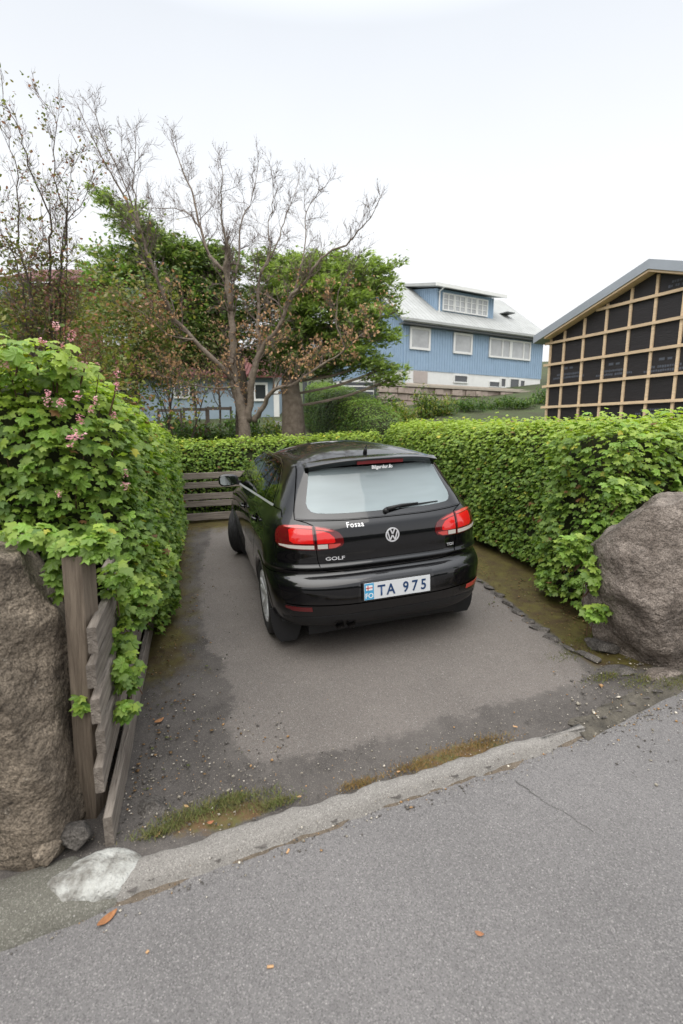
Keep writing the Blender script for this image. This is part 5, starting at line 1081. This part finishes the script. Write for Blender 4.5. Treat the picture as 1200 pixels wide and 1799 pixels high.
# rear window: black border ring with the misted pane inside
rg = surf_patch('rear_window', RG, rear_xyz, gloss_bk, .003, .02, thick=.008)
bm = bmesh.new(); bm.from_mesh(rg.data); bmesh.ops.delete(bm, geom=[f for f in bm.faces if inpoly(f.calc_center_median().x, np.interp(f.calc_center_median().z, *zip(*sorted([(float(rear_xyz(np.array(.3), np.array(z))[2]), z) for z in np.arange(1.0, 1.436, .01)]))), grow(FOG, -.012))], context='FACES'); bm.to_mesh(rg.data); bm.free()
surf_patch('pane', FOG, rear_xyz, rear_glass, .0045, .02, thick=0, parent=rg)
for s, fn in ((-1, SL), (1, SR)):
    outl = [(.575, belt(.58)-.01), (.70, 1.24), (.86, 1.365), (1.0, 1.405), (1.3, 1.412), (1.75, 1.412), (2.02, 1.402), (2.34, 1.338), (2.68, 1.205), (2.96, 1.05), (2.96, belt(2.96)-.02), (1.7, belt(1.7)-.012)]
    fr = surf_patch('window_surround', outl, fn, gloss_bk, .0012, .03, thick=0)
    bm = bmesh.new(); bm.from_mesh(fr.data); zz_ = sorted([(float(fn(np.array(1.5), np.array(z))[2]), z) for z in np.arange(.95, 1.436, .01)])
    def zi(c): return np.interp(c.z-float(zdrop(c.y, 1.3)-zdrop(1.5, 1.3)), [q[0] for q in zz_], [q[1] for q in zz_])
    bmesh.ops.delete(bm, geom=[f for f in bm.faces if any(inpoly(f.calc_center_median().y, zi(f.calc_center_median()), grow(w, -.03)) for w in WIN)], context='FACES'); bm.to_mesh(fr.data); bm.free()
    for w in WIN: surf_patch('side_window', grow(w, .003), fn, side_glass, .004, .03, thick=0)
    ribbon('window_trim', [(.575, belt(.575)-.006), (2.9, belt(2.9)-.012)], .017, fn, trim_m, .008)
    ribbon('window_trim', [(.70, 1.25), (.80, 1.325), (.92, 1.392), (1.1, 1.416), (1.75, 1.420), (2.1, 1.40)], .007, fn, chrome, .007)
    for ln in ([(1.71, .33), (1.71, belt(1.71)-.02)], [(.98, belt(.98)-.01), (.965, .95), (1.0, .80), (1.14, .60), (1.17, .34)], [(2.86, .34), (2.86, 1.0)], [(1.17, .335), (2.86, .335)], [(.60, .655), (.30, .653)], [(.575, belt(.58)-.01), (.42, 1.095), (.36, 1.05)]):
        ribbon('panel_seam', ln, .0055, fn, seam_m, .0012)
    ribbon('side_crease', [(.45, .965), (1.7, .925), (3.0, .885)], .006, fn, gloss_bk, .001)
    for y, z in ((1.815, .905), (.93+.06, .935)):
        hb = MB(); c = Vector(fn(np.array(y), np.array(z))); mb = MB(); mb.tube([c+Vector((s*.012, -.085, 0)), c+Vector((s*.036, -.06, .004)), c+Vector((s*.038, .06, .004)), c+Vector((s*.012, .085, 0))], [.010, .013, .013, .010], 8); 
        mb.build('door_handle', paint, door_parts[('front' if y > 1.5 else 'rear')+'_door'+('L' if s < 0 else 'R')], True)
        ribbon('handle_strip', [(y-.07, z+.008), (y+.07, z+.008)], .006, lambda a, b, fn=fn, s=s: fn(a, b)+np.array([s*.052, 0, 0]), chrome, 0)
        surf_patch('handle_recess', [(y-.075, z-.028), (y+.055, z-.028), (y+.075, z), (y+.055, z+.030), (y-.075, z+.030)], fn, seam_m, .001, .03, thick=0)
# tail lamps
def mir(p, s): return [(x*s, z) for x, z in p]
OUT = [(.560, .834), (.65, .838), (.735, .845), (.790, .858), (.809, .885), (.806, .93), (.795, .965), (.775, .990), (.745, 1.003), (.66, 1.008), (.562, .998)]
INN = [(.552, .834), (.552, .997), (.49, .988), (.43, .972), (.385, .945), (.362, .91), (.360, .875), (.375, .853), (.43, .838)]
for s in (-1, 1):
    par = surf_patch('tail_lamp', mir(OUT, s), rear_xyz, lamp_deep, .006, .018, thick=.012)
    surf_patch('lens', mir([(.572, .880), (.70, .884), (.725, .90), (.722, .975), (.70, .985), (.572, .975)], s), rear_xyz, lamp_red, .0085, .018, thick=.003, parent=par)
    surf_patch('lens', mir([(.57, .980), (.73, .989), (.752, .992), (.74, .998), (.66, 1.003), (.57, .993)], s), rear_xyz, lamp_pink, .0085, .018, thick=.003, parent=par)
    surf_patch('lens', mir([(.568, .842), (.65, .845), (.735, .851), (.785, .864), (.792, .876), (.70, .872), (.568, .868)], s), rear_xyz, lamp_wh, .0085, .018, thick=.003, parent=par)
    pi = surf_patch('tail_lamp', mir(INN, s), rear_xyz, lamp_deep, .006, .018, thick=.012)
    surf_patch('lens', mir([(.545, .878), (.545, .968), (.50, .962), (.455, .945), (.425, .915), (.42, .885), (.435, .878)], s), rear_xyz, lamp_red, .0085, .016, thick=.003, parent=pi)
    surf_patch('lens', mir([(.545, .974), (.545, .990), (.48, .978), (.42, .958), (.44, .956), (.49, .966)], s), rear_xyz, lamp_pink, .0085, .016, thick=.003, parent=pi)
    surf_patch('lens', mir([(.545, .842), (.545, .872), (.475, .872), (.475, .842)], s), rear_xyz, lamp_wh, .0085, .016, thick=.003, parent=pi)
    surf_patch('lens', mir([(.468, .842), (.468, .872), (.385, .872), (.385, .862), (.42, .845)], s), rear_xyz, lamp_pink, .0085, .016, thick=.003, parent=pi)
    surf_patch('reflector', mir([(.615, .402), (.74, .402), (.79, .418), (.785, .434), (.62, .434)], s), rear_xyz, lamp_deep if s < 0 else lamp_pink, .003, .02, thick=.006)
    for ln in ([(.556, .835), (.548, .76), (.537, .71), (.515, .685), (.475, .668), (.40, .662), (0, .659)], [(.558, 1.0), (.60, 1.02), (.672, 1.04), (.665, 1.09), (.575, 1.41)]): ribbon('panel_seam', mir(ln, s), .0055, rear_xyz, seam_m, .0016)
ribbon('panel_seam', [(-.66, 1.035), (-.3, 1.022), (0, 1.02), (.3, 1.022), (.66, 1.035)], .005, rear_xyz, seam_m, .0014)
# bumper lower valance, grooves, plate recess
surf_patch('valance', [(-.78, .26), (-.4, .255), (0, .25), (.4, .255), (.78, .26), (.80, .345), (.6, .36), (0, .362), (-.6, .36), (-.80, .345)], rear_xyz, black_pl, .004, .03, thick=.006)
surf_patch('plate_recess', [(-.30, .448), (.315, .448), (.30, .612), (-.285, .612)], rear_xyz, gloss_bk, .002, .03, thick=0)
ribbon('bumper_crease', [(-.80, .452), (-.6, .448), (-.36, .44), (0, .438), (.36, .44), (.6, .448), (.80, .452)], .008, rear_xyz, seam_m, .001)
plw = mat('plate_white', (.66, .68, .70), .4); plb = mat('plate_pale_blue', (.07, .36, .60), .4); ink = mat('plate_blue_ink', (.010, .045, .13), .5)
npl = MB().box((-.268, -.020, .458), (.268, -.008, .598)).build('number_plate', black_pl, car, bevel=.003)
MB().box((-.258, -.024, .466), (.258, -.0205, .590)).build('plate_face', plw, npl)
MB().box((-.256, -.0255, .468), (-.186, -.0242, .588)).build('country_band', plb, npl)
MB().box((-.246, -.0266, .537), (-.196, -.0258, .574)).build('flag', white_d, npl); fl = mat('flag_red', (.5, .05, .05), .5)
MB().box((-.246, -.0272, .552), (-.196, -.0268, .559)).box((-.234, -.0276, .537), (-.227, -.0273, .574)).build('flag_cross', fl, npl)
def text(body, size, fn, m, parent, name='lettering', align='CENTER', bold=0, ext=0, sx_=1.0, shear=0, off=.0):
    cu = bpy.data.curves.new('t', 'FONT'); cu.body = body; cu.size = size; cu.align_x = align; cu.offset = bold; cu.extrude = ext; cu.shear = shear; cu.space_character = sx_; cu.resolution_u = 3
    ob = bpy.data.objects.new('t', cu); COL.objects.link(ob); dg = bpy.context.evaluated_depsgraph_get(); me = bpy.data.meshes.new_from_object(ob.evaluated_get(dg)); bpy.data.objects.remove(ob); me.name = name; me.materials.clear()
    for v in me.vertices: v.co = Vector(fn(v.co.x, v.co.y, v.co.z))
    me.update(); return link(name, me, m, parent)
def on_plate(cx_, z0, k=1.0): return lambda x, y, z: (cx_+x*k, -.0262-z, z0+y)
for ch, cx_ in (('T', -.128), ('A', -.055), ('9', .062), ('7', .133), ('5', .204)): text(ch, .112, on_plate(cx_, .488, .86), ink, npl, bold=.0022)
text('FO', .052, on_plate(-.221, .480, .95), white_d, npl, bold=.001)
badge_m = mat('badge_silver', (.72, .72, .74), .35, metal=.3)
def on_rear(cx_, z0, kx=1.0, off=.002): 
    def f(x, y, z):
        p = rear_xyz(np.array(cx_+x*kx), np.array(z0+y)); return (p[0], p[1]-off-z*.5, p[2])
    return f
text('Fosaa', .050, on_rear(-.262, .975, 1.05), white_d, door_parts['tailgate'], bold=.0006, sx_=1.12)
text('GOLF', .036, on_rear(-.425, .752, 1.55, .003), badge_m, door_parts['tailgate'], name='badge_lettering', bold=.0006, ext=.002)
text('TDI', .030, on_rear(.500, .752, 1.35, .003), badge_m, door_parts['tailgate'], name='badge_lettering', bold=.0004, ext=.002)
# round emblem: ring and stacked V over W
em = Vector(rear_xyz(np.array(.008), np.array(.897))); eb = MB(); nseg = 40
def ringm(r0, r1, y0, y1, mb):
    Vv = []
    for i in range(nseg):
        a = 2*PI*i/nseg; c, s_ = math.cos(a), math.sin(a); Vv += [(em.x+r0*c, em.y-y0, em.z+r0*s_), (em.x+r0*c, em.y-y1, em.z+r0*s_), (em.x+r1*c, em.y-y1, em.z+r1*s_), (em.x+r1*c, em.y-y0, em.z+r1*s_)]
    mb.add(Vv, [(i*4+k, ((i+1) % nseg)*4+k, ((i+1) % nseg)*4+(k+1) % 4, i*4+(k+1) % 4) for i in range(nseg) for k in range(4)])
disc = MB(); disc.tube([em+Vector((0, .01, 0)), em+Vector((0, -.006, 0))], .055, 40); bdg = disc.build('emblem', gloss_bk, door_parts['tailgate'], False)
ringm(.0445, .0535, .005, .012, eb)
def stroke(pts, w):
    for (x0, z0), (x1, z1) in zip(pts, pts[1:]): eb.bar((em.x+x0, em.y-.010, em.z+z0), (em.x+x1, em.y-.010, em.z+z1), .005, w, up=(0, 0, 1))
stroke([(-.017, .043), (-.001, .006)], .0085); stroke([(.017, .043), (.001, .006)], .0085)
stroke([(-.038, .026), (-.019, -.040)], .0085); stroke([(-.019, -.040), (-.001, -.004)], .0085); stroke([(.001, -.004), (.019, -.040)], .0085); stroke([(.019, -.040), (.038, .026)], .0085)
eb.build('logo', badge_m, bdg)
# roof spoiler with high brake light
V = []; n = 41
for i in range(n):
    t = -1+2*i/(n-1); x = t*.548; e = 1-abs(t)**3; yt = .275+.13*abs(t)**3.2; zt = 1.436-.052*abs(t)**3
    yb = .52; zb = 1.436+.066*(1-(1-.0)**2)+float(zdrop(yb, 1.43))
    r0 = np.interp(.60, top[:46, 1], top[:46, 0])
    zr = 1.440+float(zdrop(.55, 1.43))+.034*e
    V += [(x*.985, .56, zr-.012), (x*.99, .46, zr-.004+.004*e), (x, yt+.014, zt+.007), (x, yt, zt+.001), (x, yt+.004, zt-.005), (x*.985, yt+.035, zt-.012), (x*.975, yt+.045, zt-.036), (x*.975, .46, zt-.040)]
F = [(i*8+k, (i+1)*8+k, (i+1)*8+(k+1) % 8, i*8+(k+1) % 8) for i in range(n-1) for k in range(8)]+[tuple(range(8)), tuple((n-1)*8+k for k in range(8))[::-1]]
npmesh('spoiler', V, F, paint, car, True)
def spo(x, dz, off): t = x/.548; return (x, .275+.13*abs(t)**3.2+.040-off, 1.436-.052*abs(t)**3-.024+dz)
mb = MB(); xs_ = np.linspace(-.17, .20, 14)
Vv = []
for x in xs_: Vv += [spo(x, -.013, .012), spo(x, .013, .018), spo(x, .013, -.01), spo(x, -.013, -.01)]
mb.add(Vv, [(i*4+k, (i+1)*4+k, (i+1)*4+(k+1) % 4, i*4+(k+1) % 4) for i in range(13) for k in range(4)]+[(0, 1, 2, 3), (52, 53, 54, 55)]); mb.build('brake_light', mat('dark_red_lens', (.22, .008, .012), .15, coat=.6), car)
text('Bilgardur.fo', .036, lambda x, y, z: (lambda p: (p[0], p[1]-.030, p[2]+y-.050))(spo(.02+x*1.0, 0, 0)), white_d, rg, bold=.0010)
# wiper
def rs(x, z, o): p = rear_xyz(np.array(x), np.array(z)); return Vector((p[0], p[1]-o*.85, p[2]+o*.4))
wp = MB(); wp.tube([rs(-.005, 1.058, .0), rs(-.005, 1.062, .03)], [.024, .018], 10); wp.tube([rs(.0, 1.066, .026), rs(.12, 1.083, .03), rs(.26, 1.088, .022)], [.016, .011, .007], 8); wpo = wp.build('wiper', black_pl, car, True)
wb = MB(); wb.tube([rs(.10, 1.072, .012), rs(.28, 1.084, .014), rs(.44, 1.088, .010)], [.005, .006, .004], 6); wb.build('wiper_blade', black_pl, wpo, True)
# antenna
zt = 1.436+.060+float(zdrop(.62, 1.43)); MB().tube([(0, .60, zt-.02), (0, .585, zt+.02)], [.018, .012], 8).tube([(0, .59, zt+.015), (0, .55, zt+.048)], [.006, .003], 6).build('antenna', black_pl, car, True)
# wheel arches, liners, wheels, flaps
for (ay, az) in ARCH:
    for s, fn in ((-1, SL), (1, SR)):
        Vv = []; n = 40; F = []
        for i in range(n+1):
            a = math.radians(-14+208*i/n); q = []
            for r, o in ((AR-.030, -.02), (AR-.024, .001), (AR+.004, .006), (AR+.030, .004), (AR+.045, .000)):
                y, z = ay+r*math.cos(a), max(az+r*math.sin(a), .242); p = fn(np.array(y), np.array(z)); q.append((p[0]+s*o, p[1], p[2]))
            Vv += q
        for i in range(n):
            for k in range(4): F.append((i*5+k, (i+1)*5+k, (i+1)*5+k+1, i*5+k+1))
        npmesh('wheel_arch', Vv, F, paint, car, True)
        mb = MB(); Vv = []; 
        for i in range(21):
            a = math.radians(-20+220*i/20); y, z = ay+(AR-.02)*math.cos(a), az+(AR-.02)*math.sin(a); Vv += [(s*.865, y, z), (s*.50, y, z)]
        mb.add(Vv, [(2*i, 2*i+1, 2*i+3, 2*i+2) for i in range(20)]); mb.add([(s*.50, ay-.36, .10), (s*.50, ay+.36, .10), (s*.50, ay+.36, .75), (s*.50, ay-.36, .75)], [(0, 1, 2, 3)]); mb.build('wheel_liner', black_pl, car)
def wheel(x, y, s, steer):
    w = empty('wheel'); w.parent = car; w.location = (x, y, .316); w.rotation_euler = (0, 0, math.radians(steer))
    prof = [(.205, -.085), (.225, -.100), (.27, -.106), (.300, -.098), (.313, -.080), (.316, -.055), (.308, -.050), (.308, -.044), (.316, -.040), (.316, -.012), (.308, -.008), (.308, .008), (.316, .012), (.316, .040), (.308, .044), (.308, .050), (.316, .055), (.313, .080), (.300, .098), (.27, .106), (.225, .100), (.205, .085)]
    n = 56; V = [(px, r*math.cos(2*PI*i/n), r*math.sin(2*PI*i/n)) for i in range(n) for r, px in prof]; m = len(prof)
    npmesh('tyre', V, [(i*m+k, ((i+1) % n)*m+k, ((i+1) % n)*m+(k+1) % m, i*m+(k+1) % m) for i in range(n) for k in range(m)], rubber, w, True)
    rp_ = [(.208, s*.085), (.218, s*.095), (.212, s*.102), (.200, s*.092), (.190, s*.04), (.186, -s*.09), (.208, -s*.09)]; m = len(rp_)
    V = [(px, r*math.cos(2*PI*i/n), r*math.sin(2*PI*i/n)) for i in range(n) for r, px in rp_]
    rim = npmesh('rim', V, [(i*m+k, ((i+1) % n)*m+k, ((i+1) % n)*m+(k+1) % m, i*m+(k+1) % m) for i in range(n) for k in range(m)], alloy, w, True)
    mb = MB()
    for k in range(5):
        for d in (-.20, .20):
            a = 2*PI*k/5+.3; c0 = Vector((s*.072, .045*math.cos(a+d*.6), .045*math.sin(a+d*.6))); c1_ = Vector((s*.090, .200*math.cos(a+d), .200*math.sin(a+d))); mb.bar(c0, c1_, .028, .030, up=(1, 0, 0))
    mb.build('spokes', alloy, w, bevel=.004)
    MB().tube([(s*.02, 0, 0), (s*.088, 0, 0)], [.062, .052], 24).build('hub_cap', alloy, w)
    MB().tube([(s*.0, 0, 0), (s*.012, 0, 0)], .145, 32).build('brake_disc', mat('brake_iron', (.10, .095, .09), .5, metal=.6), w)
for s in (-1, 1): wheel(s*.768, .75, s, 0); wheel(s*.768, 3.33, s, -26)
for s in (-1, 1):
    for y0 in (.40, 2.96):
        mb = MB(); V = []
        for i in range(7):
            t = i/6; z = .34-.27*t; V += [(s*(.640+.05*t**4), y0-.03*t, z), (s*(.872-.06*t**4), y0-.03*t, z), (s*(.872-.06*t**4), y0-.03*t-.008, z), (s*(.640+.05*t**4), y0-.03*t-.008, z)]
        mb.add(V, [(i*4+k, (i+1)*4+k, (i+1)*4+(k+1) % 4, i*4+(k+1) % 4) for i in range(6) for k in range(4)]+[(0, 1, 2, 3), (24, 25, 26, 27)]); mb.build('mud_flap', black_pl, car)
for x in (-.43, -.345):
    mb = MB(); prof = [(.030, .045), (.034, .045), (.034, .30), (.030, .30)]; mb.tube([(x, .035, .285), (x, .30, .275)], .033, 18, False); mb.tube([(x, .035, .285), (x, .30, .275)], .029, 18, False); mb.tube([(x, .16, .28), (x, .162, .28)], .03, 18); mb.build('exhaust_pipe', mat('dark_steel', (.10, .09, .085), .4, metal=.9), car, True)
MB().box((-.62, .22, .16), (.62, 4.0, .262)).box((-.80, 1.15, .17), (.80, 2.9, .262)).build('underbody', black_pl, car)
# mirrors
for s in (-1, 1):
    ms = empty('wing_mirror'); ms.parent = car; ms.location = (s*.955, 2.66, 1.065)
    bm = bmesh.new(); bmesh.ops.create_icosphere(bm, subdivisions=3, radius=1)
    for v in bm.verts:
        d = v.co.normalized(); r = (abs(d.x)**3+abs(d.y)**3+abs(d.z)**3)**(-1/3); p = d*r; v.co = Vector((p.x*.115, p.y*.075 if p.y > 0 else p.y*.035, p.z*(.070+.008*p.x*s)))
    me = bpy.data.meshes.new('housing'); bm.to_mesh(me); bm.free(); me.polygons.foreach_set('use_smooth', [True]*len(me.polygons)); link('housing', me, paint, ms)
    V = [(s*(x_), -.0375, z_) for x_, z_ in ((-.09, -.045), (-.04, -.053), (.06, -.053), (.095, -.035), (.098, .03), (.07, .055), (-.02, .052), (-.085, .035))]
    npmesh('mirror_glass', V, [tuple(range(8))], mat('mirror_glass', (.55, .62, .62), .03, metal=1), ms)
    MB().bar((-s*.09, .0, -.04), (-s*.20, .03, -.035), .05, .04).build('mirror_arm', black_pl, ms)
# interior
dk = mat('dark_interior', (.02, .02, .022), .8); seatm = mat('dark_seat_fabric', (.035, .035, .04), .9)
MB().box((-.80, .30, .26), (.80, 3.0, .34)).build('floor', dk, car); MB().box((-.76, 2.55, .5), (.76, 2.95, .98)).build('dashboard', dk, car, bevel=.04); MB().box((-.62, .30, .88), (.62, .72, .90)).build('parcel_shelf', dk, car)
for sy, xs_ in ((1.0, (-.42, 0, .42)), (1.95, (-.38, .38))):
    for x in xs_:
        st = MB().box((x-.20, sy, .55), (x+.20, sy+.10, 1.10)).box((x-.20, sy+.1, .45), (x+.20, sy+.55, .60)).build('seat', seatm, car, bevel=.03)
        MB().box((x-.11, sy-.01, 1.16), (x+.11, sy+.08, 1.31)).tube([(x-.05, sy+.03, 1.08), (x-.05, sy+.03, 1.18)], .008, 6).tube([(x+.05, sy+.03, 1.08), (x+.05, sy+.03, 1.18)], .008, 6).build('head_restraint', seatm, st, bevel=.02)
# windscreen laid over its opening
def front_xyz(x, z):
    W, yr, yf, D = lev(z); W = W*taper(yf-.3); Df = np.minimum(.95, (yf-yr-D)*.6); t = np.clip(np.abs(x)/W, 0, .9999); y = yf-Df+Df*(1-t**2.7)**(1/2.7); return np.stack([x+0*y, y, z+zdrop(y, z)], -1)
surf_patch('windscreen', [(-.64, 1.05), (.64, 1.05), (.52, 1.40), (-.52, 1.40)], front_xyz, tinted('windscreen_glass', (.75, .8, .78), 1.5), .003, .04, thick=0)
for s in (-1, 1): surf_patch('headlamp', [(s*.42, .66), (s*.74, .68), (s*.76, .78), (s*.45, .76)], front_xyz, lamp_wh, .004, .03, thick=.006)
surf_patch('grille', [(-.38, .66), (.38, .66), (.38, .72), (-.38, .72)], front_xyz, black_pl, .004, .03, thick=0)
